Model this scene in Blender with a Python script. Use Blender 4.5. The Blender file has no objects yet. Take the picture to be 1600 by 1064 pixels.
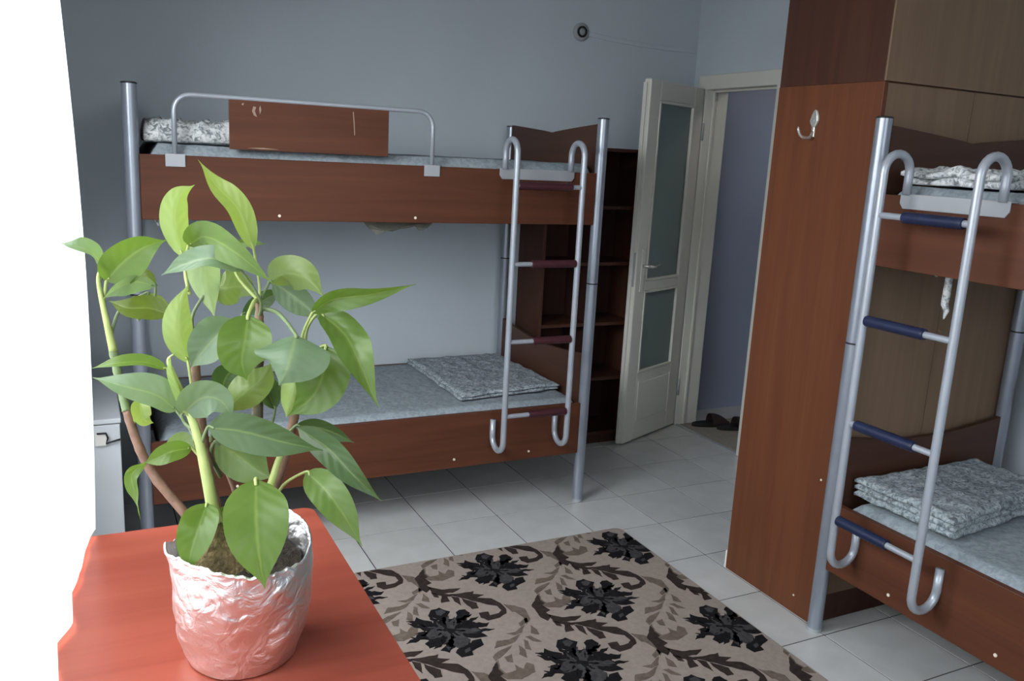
import bpy, bmesh, math, random
from mathutils import Vector, Matrix, noise

random.seed(7)
sc = bpy.context.scene
COL = sc.collection

# ------------------------------------------------------------------ camera
F_PX = 1337.6                       # focal length in pixels of the 1600 px wide frame
CAM = Vector((-1.292, -3.613, 1.614))
YAW, PITCH, ROLL = 0.46794, 0.21354, 0.05178
fwd = Vector((math.sin(YAW)*math.cos(PITCH), math.cos(YAW)*math.cos(PITCH), -math.sin(PITCH)))
rgt = fwd.cross(Vector((0, 0, 1))).normalized()
upv = rgt.cross(fwd)
c_, s_ = math.cos(ROLL), math.sin(ROLL)
R_ = rgt*c_ + upv*s_
U_ = upv*c_ - rgt*s_
cam_d = bpy.data.cameras.new('camera')
cam_d.sensor_width = 36
cam_d.lens = F_PX/1600*36
cam_d.clip_start = 0.02
cam = bpy.data.objects.new('camera', cam_d)
COL.objects.link(cam)
cam.matrix_world = Matrix(((R_.x, U_.x, -fwd.x, CAM.x), (R_.y, U_.y, -fwd.y, CAM.y), (R_.z, U_.z, -fwd.z, CAM.z), (0, 0, 0, 1)))
sc.camera = cam

# ------------------------------------------------------------------ world, daylight, exposure
sc.view_settings.view_transform = 'Standard'
sc.view_settings.look = 'None'
sc.view_settings.gamma = 1
sc.view_settings.use_curve_mapping = False
sc.view_settings.exposure = 0.66
w = bpy.data.worlds.new('overcast_sky')
sc.world = w
w.use_nodes = True
bg = w.node_tree.nodes['Background']
wn = w.node_tree.nodes; wl_ = w.node_tree.links
tcw = wn.new('ShaderNodeTexCoord'); sxw = wn.new('ShaderNodeSeparateXYZ'); crw = wn.new('ShaderNodeValToRGB')
wl_.new(tcw.outputs['Generated'], sxw.inputs[0]); wl_.new(sxw.outputs['Z'], crw.inputs['Fac']); wl_.new(crw.outputs['Color'], bg.inputs[0])
crw.color_ramp.elements[0].position = 0.0; crw.color_ramp.elements[0].color = (0.22, 0.22, 0.21, 1)      # ground below the horizon
crw.color_ramp.elements[1].position = 0.04; crw.color_ramp.elements[1].color = (0.92, 0.96, 1.0, 1)       # even cloud cover
bg.inputs[1].default_value = 3.0

def area_light(name, loc, direction, sx, sy, power, color):
    l = bpy.data.lights.new(name, 'AREA')
    l.shape = 'RECTANGLE'; l.size = sx; l.size_y = sy; l.energy = power; l.color = color
    o = bpy.data.objects.new(name, l); COL.objects.link(o)
    o.location = loc
    o.rotation_euler = Vector(direction).to_track_quat('-Z', 'Y').to_euler()
    return o
# overcast daylight standing outside the two windows of the room
area_light('window_daylight', (-2.30, -1.9, 2.65), (1, 0.05, -0.80), 3.0, 1.7, 190, (0.96, 0.985, 1.0))
area_light('rear_window_daylight', (0.1, -5.15, 2.6), (0.05, 1, -0.8), 1.8, 1.3, 9, (0.96, 0.985, 1.0))

# ------------------------------------------------------------------ helpers
WM = {}                             # world matrices of the things' roots

class MB:
    def __init__(s):
        s.v = []; s.f = []; s.uv = {}
    def add(s, vs, fs):
        n = len(s.v); s.v += [Vector(a) for a in vs]; s.f += [tuple(i+n for i in f) for f in fs]; return s
    def box(s, a, b):
        x0, y0, z0 = a; x1, y1, z1 = b
        if x0 > x1: x0, x1 = x1, x0
        if y0 > y1: y0, y1 = y1, y0
        if z0 > z1: z0, z1 = z1, z0
        return s.add([(x0,y0,z0),(x1,y0,z0),(x1,y1,z0),(x0,y1,z0),(x0,y0,z1),(x1,y0,z1),(x1,y1,z1),(x0,y1,z1)],
                     [(0,3,2,1),(4,5,6,7),(0,1,5,4),(1,2,6,5),(2,3,7,6),(3,0,4,7)])
    def obox(s, o, ex, ey, ez, dx, dy, dz):
        """box from origin o along three axes"""
        o, ex, ey, ez = Vector(o), Vector(ex), Vector(ey), Vector(ez)
        vs = [o+ex*(dx*i)+ey*(dy*j)+ez*(dz*k) for k in (0,1) for (i,j) in ((0,0),(1,0),(1,1),(0,1))]
        return s.add(vs, [(0,3,2,1),(4,5,6,7),(0,1,5,4),(1,2,6,5),(2,3,7,6),(3,0,4,7)])
    def tube(s, pts, r, n=12, caps=True):
        pts = [Vector(p) for p in pts]
        rs = list(r) if isinstance(r, (list, tuple)) else [r]*len(pts)
        keep = [i for i in range(len(pts)) if i == 0 or (pts[i]-pts[i-1]).length > 1e-5]
        pts = [pts[i] for i in keep]; rs = [rs[i] for i in keep]
        rings = []; ref = None
        for i, p in enumerate(pts):
            t = (pts[min(i+1, len(pts)-1)] - pts[max(i-1, 0)]).normalized()
            if ref is None:
                ref = t.orthogonal().normalized()
            ref = (ref - t*ref.dot(t)).normalized()
            b = t.cross(ref)
            rings.append([p + (ref*math.cos(2*math.pi*k/n) + b*math.sin(2*math.pi*k/n))*rs[i] for k in range(n)])
        vs = [q for ring in rings for q in ring]; fs = []
        for i in range(len(pts)-1):
            for k in range(n):
                fs.append((i*n+k, i*n+(k+1)%n, (i+1)*n+(k+1)%n, (i+1)*n+k))
        if caps:
            fs.append(tuple(range(n-1, -1, -1))); fs.append(tuple((len(pts)-1)*n+k for k in range(n)))
        return s.add(vs, fs)
    def prism(s, poly, fn0, fn1):
        """outline extruded between two mappings of a 2D point to 3D"""
        n = len(poly)
        return s.add([fn0(p) for p in poly] + [fn1(p) for p in poly],
                     [tuple(range(n-1, -1, -1)), tuple(range(n, 2*n))] + [(i, (i+1)%n, n+(i+1)%n, n+i) for i in range(n)])
    def grid(s, nu, nv, fn, closed=False):
        vs = [fn(i, j) for j in range(nv) for i in range(nu)]
        fs = []
        for j in range(nv-1):
            for i in range(nu if closed else nu-1):
                fs.append((j*nu+i, j*nu+(i+1)%nu, (j+1)*nu+(i+1)%nu, (j+1)*nu+i))
        return s.add(vs, fs)
    def build(s, name, mat, parent=None, root=None, smooth=False, bevel=0, world=False, fix=True, segs=2):
        vs = s.v
        loc = None
        if parent is not None:
            r = root or parent
            if world and r.name in WM:
                mi = WM[r.name].inverted(); vs = [mi @ v for v in vs]
        else:
            xs = [v.x for v in vs]; ys = [v.y for v in vs]; zs = [v.z for v in vs]
            loc = Vector(((min(xs)+max(xs))/2, (min(ys)+max(ys))/2, min(zs)))
            vs = [v-loc for v in vs]
        me = bpy.data.meshes.new(name)
        me.from_pydata([tuple(v) for v in vs], [], s.f)
        if fix:
            bm = bmesh.new(); bm.from_mesh(me)
            bmesh.ops.recalc_face_normals(bm, faces=bm.faces); bm.to_mesh(me); bm.free()
        if smooth:
            for p in me.polygons: p.use_smooth = True
        me.materials.append(mat)
        o = bpy.data.objects.new(name, me); COL.objects.link(o)
        if parent is not None: o.parent = parent
        else: o.location = loc
        if bevel:
            b = o.modifiers.new('bevel', 'BEVEL'); b.width = bevel; b.segments = segs; b.limit_method = 'ANGLE'
            b.angle_limit = math.radians(40)
        return o

def auto_smooth(o, deg=35):
    for p in o.data.polygons: p.use_smooth = True
    try:
        o.data.set_sharp_from_angle(angle=math.radians(deg))
    except Exception:
        pass
    return o

def tag(o, label, cat, group=None):
    o['label'] = label; o['category'] = cat
    if group: o['group'] = group
    return o
def struct(o):
    o['kind'] = 'structure'; return o
def thing(name, label, cat, loc=(0,0,0), rz=0, group=None):
    o = bpy.data.objects.new(name, None); COL.objects.link(o)
    o.empty_display_size = 0.1
    o.location = loc; o.rotation_euler = (0, 0, rz)
    WM[o.name] = Matrix.Translation(Vector(loc)) @ Matrix.Rotation(rz, 4, 'Z')
    return tag(o, label, cat, group)

def srgb(r, g, b):
    def f(c):
        c /= 255
        return c/12.92 if c <= 0.04045 else ((c+0.055)/1.055)**2.4
    return (f(r), f(g), f(b), 1)

def new_mat(name):
    m = bpy.data.materials.new(name); m.use_nodes = True
    nt = m.node_tree; p = nt.nodes['Principled BSDF']
    return m, nt, p
def plain(name, col, rough=0.5, metal=0.0, var=0.06, scale=8, bump=0.0, bscale=60, spec=0.5, rvar=0.0):
    """procedural paint: colour mottled by noise, with optional fine bump"""
    m, nt, p = new_mat(name); N = nt.nodes; L = nt.links
    tc = N.new('ShaderNodeTexCoord'); nz = N.new('ShaderNodeTexNoise')
    nz.inputs['Scale'].default_value = scale; nz.inputs['Detail'].default_value = 4
    L.new(tc.outputs['Object'], nz.inputs['Vector'])
    cr = N.new('ShaderNodeValToRGB')
    e = cr.color_ramp.elements
    e[0].position = 0.3; e[1].position = 0.7
    e[0].color = (col[0]*(1-var), col[1]*(1-var), col[2]*(1-var), 1)
    e[1].color = (min(1, col[0]*(1+var)), min(1, col[1]*(1+var)), min(1, col[2]*(1+var)), 1)
    L.new(nz.outputs['Fac'], cr.inputs['Fac']); L.new(cr.outputs['Color'], p.inputs['Base Color'])
    p.inputs['Roughness'].default_value = rough; p.inputs['Metallic'].default_value = metal
    p.inputs['Specular IOR Level'].default_value = spec
    if bump:
        n2 = N.new('ShaderNodeTexNoise'); n2.inputs['Scale'].default_value = bscale; n2.inputs['Detail'].default_value = 3
        L.new(tc.outputs['Object'], n2.inputs['Vector'])
        bp = N.new('ShaderNodeBump'); bp.inputs['Strength'].default_value = bump; bp.inputs['Distance'].default_value = 0.01
        L.new(n2.outputs['Fac'], bp.inputs['Height']); L.new(bp.outputs['Normal'], p.inputs['Normal'])
    return m
def wood(name, a, b, axis='x', rough=0.42, fine=1.0, spec=0.22):
    """laminate with grain running along one axis"""
    m, nt, p = new_mat(name); N = nt.nodes; L = nt.links
    tc = N.new('ShaderNodeTexCoord'); mp = N.new('ShaderNodeMapping')
    sl, sh = 0.7*fine, 14*fine
    mp.inputs['Scale'].default_value = {'x': (sl, sh, sh), 'y': (sh, sl, sh), 'z': (sh, sh, sl)}[axis]
    L.new(tc.outputs['Object'], mp.inputs['Vector'])
    nz = N.new('ShaderNodeTexNoise'); nz.inputs['Scale'].default_value = 1.6; nz.inputs['Detail'].default_value = 6
    nz.inputs['Roughness'].default_value = 0.62; nz.inputs['Distortion'].default_value = 0.4
    L.new(mp.outputs['Vector'], nz.inputs['Vector'])
    cr = N.new('ShaderNodeValToRGB'); e = cr.color_ramp.elements
    e[0].position = 0.28; e[1].position = 0.72; e[0].color = a; e[1].color = b
    L.new(nz.outputs['Fac'], cr.inputs['Fac']); L.new(cr.outputs['Color'], p.inputs['Base Color'])
    p.inputs['Roughness'].default_value = rough
    p.inputs['Specular IOR Level'].default_value = spec
    bp = N.new('ShaderNodeBump'); bp.inputs['Strength'].default_value = 0.03; bp.inputs['Distance'].default_value = 0.004
    L.new(nz.outputs['Fac'], bp.inputs['Height']); L.new(bp.outputs['Normal'], p.inputs['Normal'])
    return m
def printed(name, a, b, c, scale=70):
    """bedding cotton with a small broken print"""
    m, nt, p = new_mat(name); N = nt.nodes; L = nt.links
    tc = N.new('ShaderNodeTexCoord')
    nz = N.new('ShaderNodeTexNoise'); nz.inputs['Scale'].default_value = scale; nz.inputs['Detail'].default_value = 3
    nz.inputs['Distortion'].default_value = 1.2
    L.new(tc.outputs['Object'], nz.inputs['Vector'])
    cr = N.new('ShaderNodeValToRGB'); e = cr.color_ramp.elements
    e[0].position = 0.36; e[0].color = a; e[1].position = 0.50; e[1].color = b
    x = cr.color_ramp.elements.new(0.66); x.color = c
    L.new(nz.outputs['Fac'], cr.inputs['Fac']); L.new(cr.outputs['Color'], p.inputs['Base Color'])
    p.inputs['Roughness'].default_value = 0.85
    p.inputs['Specular IOR Level'].default_value = 0.2
    n2 = N.new('ShaderNodeTexNoise'); n2.inputs['Scale'].default_value = 22; n2.inputs['Detail'].default_value = 5
    L.new(tc.outputs['Object'], n2.inputs['Vector'])
    bp = N.new('ShaderNodeBump'); bp.inputs['Strength'].default_value = 0.5; bp.inputs['Distance'].default_value = 0.012
    L.new(n2.outputs['Fac'], bp.inputs['Height']); L.new(bp.outputs['Normal'], p.inputs['Normal'])
    return m

M = {}
M['wall'] = plain('wall_paint', srgb(190, 200, 208), 0.75, var=0.03, scale=2, bump=0.05, bscale=90)
M['ceiling'] = plain('ceiling_paint', srgb(215, 217, 218), 0.9, var=0.02)
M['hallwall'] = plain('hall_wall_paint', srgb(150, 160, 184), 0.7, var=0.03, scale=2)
M['doorpaint'] = plain('door_paint', srgb(212, 212, 203), 0.42, var=0.03, scale=5)
M['grout'] = plain('tile_grout', srgb(44, 44, 44), 0.95)
M['metal'] = plain('silver_paint', srgb(150, 158, 170), 0.32, metal=0.55, var=0.04, scale=20)
M['tubemetal'] = plain('grey_tube_paint', srgb(165, 172, 182), 0.35, metal=0.35, var=0.04, scale=20)
M['black'] = plain('black_plastic', srgb(22, 22, 24), 0.5)
M['plate'] = plain('grey_plate_paint', srgb(160, 165, 170), 0.45, metal=0.1, var=0.04)
M['blue'] = plain('navy_rubber', srgb(22, 32, 62), 0.42, var=0.15, scale=30)
M['maroon'] = plain('maroon_rubber', srgb(62, 24, 34), 0.45, var=0.15, scale=30)
M['woodx'] = wood('cherry_laminate_x', srgb(76, 44, 31), srgb(94, 56, 39), 'x')
M['woody'] = wood('cherry_laminate_y', srgb(66, 43, 34), srgb(80, 53, 41), 'y')
M['woodz'] = wood('cherry_laminate_z', srgb(88, 51, 33), srgb(106, 64, 42), 'z')
M['darkwood'] = wood('dark_laminate_z', srgb(60, 37, 30), srgb(76, 48, 38), 'z')
M['shelfwood'] = wood('walnut_laminate', srgb(62, 38, 30), srgb(78, 49, 38), 'z')
M['shelfdark'] = wood('shelf_back_laminate', srgb(52, 34, 29), srgb(66, 44, 37), 'z')
M['hardboard'] = wood('hardboard', srgb(118, 97, 79), srgb(132, 110, 90), 'z', rough=0.6, spec=0.2)
M['table'] = wood('red_table_laminate', srgb(126, 59, 46), srgb(141, 71, 56), 'x', rough=0.33)
M['tableedge'] = plain('table_edge_band', srgb(196, 130, 104), 0.5)
M['sheet'] = printed('grey_sheet', srgb(126, 136, 143), srgb(138, 148, 155), srgb(148, 158, 165), 45)
M['print'] = printed('printed_cotton', srgb(98, 107, 113), srgb(142, 152, 158), srgb(172, 181, 186), 70)
M['whitecloth'] = printed('white_print_cotton', srgb(120, 126, 130), srgb(196, 200, 202), srgb(220, 222, 224), 60)
M['ticking'] = plain('torn_cover_fabric', srgb(96, 95, 88), 0.9, var=0.2, scale=25, bump=0.3)
M['white'] = plain('white_enamel', srgb(222, 222, 216), 0.35)
M['chrome'] = plain('worn_chrome', srgb(215, 215, 208), 0.25, metal=0.75, var=0.08, scale=60)
M['screw'] = plain('screw_cap', srgb(225, 215, 200), 0.4)
M['chip'] = plain('bare_chip', srgb(150, 128, 112), 0.7)
M['locker'] = plain('locker_paint', srgb(196, 202, 206), 0.5, var=0.03)
M['stripe'] = plain('wall_guard_brown', srgb(92, 40, 38), 0.5)

def mat_tile():
    m, nt, p = new_mat('glazed_tile'); N = nt.nodes; L = nt.links
    oi = N.new('ShaderNodeObjectInfo'); tc = N.new('ShaderNodeTexCoord')
    nz = N.new('ShaderNodeTexNoise'); nz.inputs['Scale'].default_value = 9; nz.inputs['Detail'].default_value = 5
    L.new(tc.outputs['Object'], nz.inputs['Vector'])
    ad = N.new('ShaderNodeMath'); ad.operation = 'MULTIPLY_ADD'; ad.inputs[1].default_value = 0.35
    L.new(oi.outputs['Random'], ad.inputs[0]); L.new(nz.outputs['Fac'], ad.inputs[2])
    cr = N.new('ShaderNodeValToRGB'); e = cr.color_ramp.elements
    e[0].position = 0.35; e[0].color = srgb(172, 174, 173); e[1].position = 1.0; e[1].color = srgb(192, 194, 194)
    L.new(ad.outputs[0], cr.inputs['Fac']); L.new(cr.outputs['Color'], p.inputs['Base Color'])
    p.inputs['Roughness'].default_value = 0.32
    return m
M['tile'] = mat_tile()

def mat_glass():
    m, nt, p = new_mat('frosted_glass'); N = nt.nodes; L = nt.links
    tc = N.new('ShaderNodeTexCoord'); nz = N.new('ShaderNodeTexNoise'); nz.inputs['Scale'].default_value = 140
    L.new(tc.outputs['Object'], nz.inputs['Vector'])
    bp = N.new('ShaderNodeBump'); bp.inputs['Strength'].default_value = 0.25; bp.inputs['Distance'].default_value = 0.003
    L.new(nz.outputs['Fac'], bp.inputs['Height']); L.new(bp.outputs['Normal'], p.inputs['Normal'])
    p.inputs['Base Color'].default_value = srgb(150, 166, 164)
    p.inputs['Roughness'].default_value = 0.45
    p.inputs['Transmission Weight'].default_value = 0.4
    return m
M['glass'] = mat_glass()

def mat_curtain():
    m, nt, p = new_mat('sheer_curtain'); N = nt.nodes; L = nt.links
    out = N['Material Output']
    tc = N.new('ShaderNodeTexCoord'); nz = N.new('ShaderNodeTexNoise'); nz.inputs['Scale'].default_value = 300
    L.new(tc.outputs['Object'], nz.inputs['Vector'])
    cr = N.new('ShaderNodeValToRGB'); e = cr.color_ramp.elements
    e[0].position = 0.35; e[1].position = 0.65; e[0].color = (0.86, 0.88, 0.9, 1); e[1].color = (0.95, 0.96, 0.97, 1)
    L.new(nz.outputs['Fac'], cr.inputs['Fac'])
    df = N.new('ShaderNodeBsdfDiffuse'); tl = N.new('ShaderNodeBsdfTranslucent'); tp = N.new('ShaderNodeBsdfTransparent')
    L.new(cr.outputs['Color'], df.inputs['Color']); L.new(cr.outputs['Color'], tl.inputs['Color'])
    a = N.new('ShaderNodeMixShader'); a.inputs[0].default_value = 0.6
    L.new(df.outputs[0], a.inputs[1]); L.new(tl.outputs[0], a.inputs[2])
    b = N.new('ShaderNodeMixShader'); b.inputs[0].default_value = 0.34
    L.new(a.outputs[0], b.inputs[1]); L.new(tp.outputs[0], b.inputs[2])
    L.new(b.outputs[0], out.inputs['Surface'])
    N.remove(p)
    return m
M['curtain'] = mat_curtain()

# ================================================================== the room
XL, XR, YB, YF, H = -1.55, 2.0, 0.675, -4.45, 2.75
DY0, DY1, DH = -0.055, 0.545, 2.05        # doorway in the right wall
T = 0.333
struct(MB().box((XL-0.02, YF-0.02, -0.12), (XR+0.16, YB+0.02, -0.0022)).build('floor', M['grout']))
floor = bpy.data.objects['floor']
fl = floor.location.copy()
def tile_mesh(name, dx, dy):
    bm = bmesh.new()
    bmesh.ops.create_cube(bm, size=1)
    for v in bm.verts:
        v.co.x *= dx-0.0050; v.co.y *= dy-0.0050; v.co.z = -0.008 if v.co.z < 0 else 0.0
    top = [e for e in bm.edges if all(v.co.z > -0.001 for v in e.verts)]
    bmesh.ops.bevel(bm, geom=top, offset=0.0004, segments=1, affect='EDGES')
    me = bpy.data.meshes.new(name); bm.to_mesh(me); bm.free(); me.materials.append(M['tile'])
    return me
cache = {}
xs = [XL] + [i*T for i in range(-4, 7) if XL < i*T < XR] + [XR]
ys = [YF] + [j*T for j in range(-13, 3) if YF < j*T < YB] + [YB]
for i in range(len(xs)-1):
    for j in range(len(ys)-1):
        dx, dy = xs[i+1]-xs[i], ys[j+1]-ys[j]
        if dx < 0.02 or dy < 0.02: continue
        k = (round(dx, 3), round(dy, 3))
        if k not in cache: cache[k] = tile_mesh('floor_tile', dx, dy)
        t = bpy.data.objects.new('floor_tile', cache[k]); COL.objects.link(t)
        t.parent = floor
        t.location = Vector(((xs[i]+xs[i+1])/2, (ys[j]+ys[j+1])/2, random.uniform(-0.0003, 0.0))) - fl
        t.rotation_euler = (random.uniform(-.0006, .0006), random.uniform(-.0006, .0006), 0)

struct(MB().box((XL-0.15, YB, -0.1), (XR+0.13, YB+0.12, H)).build('wall_back', M['wall']))
struct(MB().box((XL-0.15, YF-0.12, H), (XR+0.15, YB+0.12, H+0.1)).build('ceiling', M['ceiling']))
# left wall with the curtained window
WY0, WY1, WZ0, WZ1 = -3.55, -0.95, 0.85, 2.4
wl = MB()
wl.box((XL-0.15, YF-0.1, -0.1), (XL, YB, WZ0)); wl.box((XL-0.15, YF-0.1, WZ1), (XL, YB, H))
wl.box((XL-0.15, YF-0.1, WZ0), (XL, WY0, WZ1)); wl.box((XL-0.15, WY1, WZ0), (XL, YB, WZ1))
struct(wl.build('wall_left', M['wall']))
def window(name, lo, hi, axis, off, depth):
    m = MB(); wdt = 0.06
    def b(a0, a1, z0, z1, d=1.0):
        if axis == 'y': m.box((off, a0, z0), (off+depth*d, a1, z1))
        else: m.box((a0, off, z0), (a1, off+depth*d, z1))
    a0, z0 = lo; a1, z1 = hi; mid = (a0+a1)/2
    b(a0, a1, z0, z0+wdt); b(a0, a1, z1-wdt, z1); b(a0, a0+wdt, z0, z1); b(a1-wdt, a1, z0, z1); b(mid-wdt*.6, mid+wdt*.6, z0, z1)
    o = struct(m.build(name, M['white'], bevel=0.004))
    return o
window('window_1', (WY0, WZ0), (WY1, WZ1), 'y', XL-0.12, 0.06)
# wall behind the camera, with the second window
RX0, RX1, RZ0, RZ1 = -0.75, 0.95, 1.0, 2.4
wf = MB()
wf.box((XL-0.15, YF-0.12, -0.1), (XR+0.13, YF, RZ0)); wf.box((XL-0.15, YF-0.12, RZ1), (XR+0.13, YF, H))
wf.box((XL-0.15, YF-0.12, RZ0), (RX0, YF, RZ1)); wf.box((RX1, YF-0.12, RZ0), (XR+0.13, YF, RZ1))
struct(wf.build('wall_front', M['wall']))
window('window_2', (RX0, RZ0), (RX1, RZ1), 'x', YF-0.1, 0.06)
# right wall with the doorway
wr = MB()
wr.box((XR, YF-0.12, -0.1), (XR+0.13, DY0, H)); wr.box((XR, DY1, -0.1), (XR+0.13, YB, H)); wr.box((XR, DY0, DH), (XR+0.13, DY1, H))
struct(wr.build('wall_right', M['wall']))
# brown guard strip along the right wall
struct(MB().box((XR-0.012, YF+0.02, 0.735), (XR, -1.62, 0.84)).build('trim_1', M['stripe'], bevel=0.003))
# door lining and architrave
fr = MB()
fr.box((XR-0.02, DY0-0.065, 0), (XR+0.15, DY0+0.012, DH+0.07)); fr.box((XR-0.02, DY1-0.012, 0), (XR+0.15, DY1+0.065, DH+0.07))
fr.box((XR-0.02, DY0, DH-0.012), (XR+0.15, DY1, DH+0.07))
struct(fr.build('trim_2', M['doorpaint'], bevel=0.006))
stp = MB().box((XR+0.035, DY0+0.012, 0), (XR+0.05, DY0+0.024, DH-0.012)).box((XR+0.035, DY1-0.024, 0), (XR+0.05, DY1-0.012, DH-0.012))
stp.box((XR+0.035, DY0+0.012, DH-0.024), (XR+0.05, DY1-0.012, DH-0.012))
struct(stp.build('trim_3', M['doorpaint'], bevel=0.002))
struct(MB().box((XR-0.012, DY0+0.012, -0.005), (XR+0.012, DY1-0.012, 0.008)).build('trim_4', M['plate'], bevel=0.003))
struct(MB().box((XR+0.012, DY0+0.012, -0.006), (XR+0.16, DY1-0.012, 0.0005)).build('trim_5', M['tile']))
# hallway beyond the doorway
HX1 = 3.9
struct(MB().box((XR+0.16, -1.3, -0.1), (HX1, 0.80, -0.002)).build('floor_hall', M['tile']))
struct(MB().box((XR+0.13, 0.765, -0.1), (HX1, 0.86, H)).build('wall_hall_back', M['hallwall']))
struct(MB().box((HX1, -1.3, -0.1), (HX1+0.1, 0.86, H)).build('wall_hall_end', M['hallwall']))
struct(MB().box((XR+0.13, -1.4, -0.1), (HX1, -1.3, H)).build('wall_hall_side', M['hallwall']))
struct(MB().box((XR, -1.4, H), (HX1+0.1, 0.86, H+0.1)).build('ceiling_hall', M['ceiling']))
lamp = thing('hall_fill_lamp', 'round white fill lamp added out of view in the hallway', 'lamp', (3.1, -0.35, H-0.12))  # unseen lamp, added to brighten the dim hallway
def lathe(prof, n=32, c=(0,0,0)):
    m = MB()
    m.grid(n, len(prof), lambda i, j: (c[0]+prof[j][0]*math.cos(2*math.pi*i/n), c[1]+prof[j][0]*math.sin(2*math.pi*i/n), c[2]+prof[j][1]), closed=True)
    return m
lathe([(0.001,0.12),(0.09,0.12),(0.09,0.09),(0.001,0.09)], c=(0,0,0)).build('fill_lamp_base', M['white'], lamp, smooth=False)
lg, nt, p = new_mat('fill_lamp_globe'); p.inputs['Emission Color'].default_value = (1, .9, .78, 1); p.inputs['Emission Strength'].default_value = 18.0
lathe([(0.001,-0.02),(0.06,-0.01),(0.1,0.03),(0.11,0.06),(0.1,0.09),(0.001,0.092)]).build('fill_lamp_globe', lg, lamp, smooth=True)

# the door leaf, swung into the room
hinge = Vector((1.972, 0.532, 0.0)); free = Vector((1.428, 0.293, 0.0))
ex = (free-hinge).normalized(); Ld = (free-hinge).length
ey = Vector((-ex.y, ex.x, 0))                      # thickness direction
if ey.dot(Vector((0, 1, 0))) < 0: ey = -ey         # away from the room side
ez = Vector((0, 0, 1)); TH = 0.042; Z0, Z1 = 0.012, 2.045
door = bpy.data.objects.new('door_1', None); COL.objects.link(door); door.location = hinge; WM['door_1'] = Matrix.Translation(hinge)
struct(door)
def dbox(m, a0, a1, t0, t1, z0, z1):
    return m.obox(hinge+ex*a0+ey*t0+ez*z0, ex, ey, ez, a1-a0, t1-t0, z1-z0)
st = 0.105
GT, GM0, GM1, GB = 1.94, 0.90, 0.955, 0.42
lf = MB()
dbox(lf, 0, st, 0, TH, Z0, Z1); dbox(lf, Ld-st, Ld, 0, TH, Z0, Z1)
dbox(lf, st, Ld-st, 0, TH, GT, Z1); dbox(lf, st, Ld-st, 0, TH, GM0, GM1); dbox(lf, st, Ld-st, 0, TH, Z0, GB)
lf.build('door_frame', M['doorpaint'], door, world=True, bevel=0.006)
for (z0, z1) in ((GM1, GT), (GB, GM0)):
    g = MB(); dbox(g, st-0.005, Ld-st+0.005, 0.016, 0.024, z0-0.005, z1+0.005); g.build('door_pane', M['glass'], door, world=True)
    bd = MB()
    for (a0, a1, b0, b1) in ((st, st+0.014, z0, z1), (Ld-st-0.014, Ld-st, z0, z1), (st, Ld-st, z0, z0+0.014), (st, Ld-st, z1-0.014, z1)):
        dbox(bd, a0, a1, -0.004, 0.014, b0, b1)
    bd.build('glazing_bead', M['doorpaint'], door, world=True, bevel=0.003)
pn = MB(); dbox(pn, st+0.02, Ld-st-0.02, -0.005, 0.002, 0.13, 0.36); pn.build('door_panel', M['doorpaint'], door, world=True, bevel=0.005)
for a in (st+0.012, Ld-st-0.02):
    pn = MB(); dbox(pn, a, a+0.008, -0.007, 0.0, 0.12, 0.37); pn.build('panel_moulding', M['white'], door, world=True, bevel=0.002)
rb = MB(); dbox(rb, Ld, Ld+0.012, TH*0.5, TH, Z0, Z1-0.02); rb.build('door_rebate', M['doorpaint'], door, world=True, bevel=0.003)
hp = MB(); dbox(hp, Ld-0.075, Ld-0.045, -0.006, 0, 0.90, 1.14)
plt = hp.build('handle_plate', M['white'], door, world=True, bevel=0.003)
hb = hinge+ex*(Ld-0.06)+ez*1.045
MB().tube([hb, hb-ey*0.03, hb-ey*0.045-ex*0.012, hb-ey*0.05-ex*0.05-ez*0.004, hb-ey*0.048-ex*0.105+ez*0.006], [0.009, 0.009, 0.009, 0.008, 0.007]).build('door_handle', M['chrome'], door, world=True, smooth=True)
lk = MB(); dbox(lk, Ld+0.0005, Ld+0.002, 0.01, 0.026, 0.93, 1.12); lk.build('lock_plate', M['plate'], door, world=True)
for z in (0.25, 1.8):
    MB().tube([hinge+ez*(z-0.05)-ey*0.004-ex*0.006, hinge+ez*(z+0.05)-ey*0.004-ex*0.006], 0.008).build('hinge', M['plate'], door, world=True, smooth=True)

# round wall port and painted-over cable duct on the back wall
port = thing('wall_vent', 'small round grey vent with black ring high on the back wall', 'vent', (1.198, YB, 2.289))
def ring(rad, z0, prof):
    m = MB(); n = 36
    m.grid(n, len(prof), lambda i, j: (prof[j][0]*math.cos(2*math.pi*i/n), -prof[j][1], prof[j][0]*math.sin(2*math.pi*i/n)), closed=True)
    return m
ring(0, 0, [(0.048, 0), (0.048, 0.01), (0.040, 0.016), (0.030, 0.016)]).build('flange', M['plate'], port, smooth=True)
ring(0, 0, [(0.030, 0.0), (0.030, 0.022), (0.020, 0.022), (0.020, 0.004)]).build('black_ring', M['black'], port, smooth=False)
ring(0, 0, [(0.0195, 0.0), (0.0195, 0.020), (0.010, 0.026), (0.0005, 0.026)]).build('plug', M['plate'], port, smooth=True)
dct = MB()
pts = [(1.243, 2.284), (1.40, 2.272), (1.60, 2.262), (1.82, 2.259), (1.995, 2.262)]
for (a, b) in zip(pts[:-1], pts[1:]):
    dct.add([(a[0], YB-0.004, a[1]-0.011), (b[0], YB-0.004, b[1]-0.011), (b[0], YB-0.004, b[1]+0.011), (a[0], YB-0.004, a[1]+0.011),
             (a[0], YB, a[1]-0.013), (b[0], YB, b[1]-0.013), (b[0], YB, b[1]+0.013), (a[0], YB, a[1]+0.013)],
            [(0,1,2,3),(0,4,5,1),(1,5,6,2),(2,6,7,3),(3,7,4,0)])
tag(dct.build('cable_duct', M['wall'], fix=False), 'thin painted cable duct running along the back wall to the corner', 'cable duct')

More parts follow.
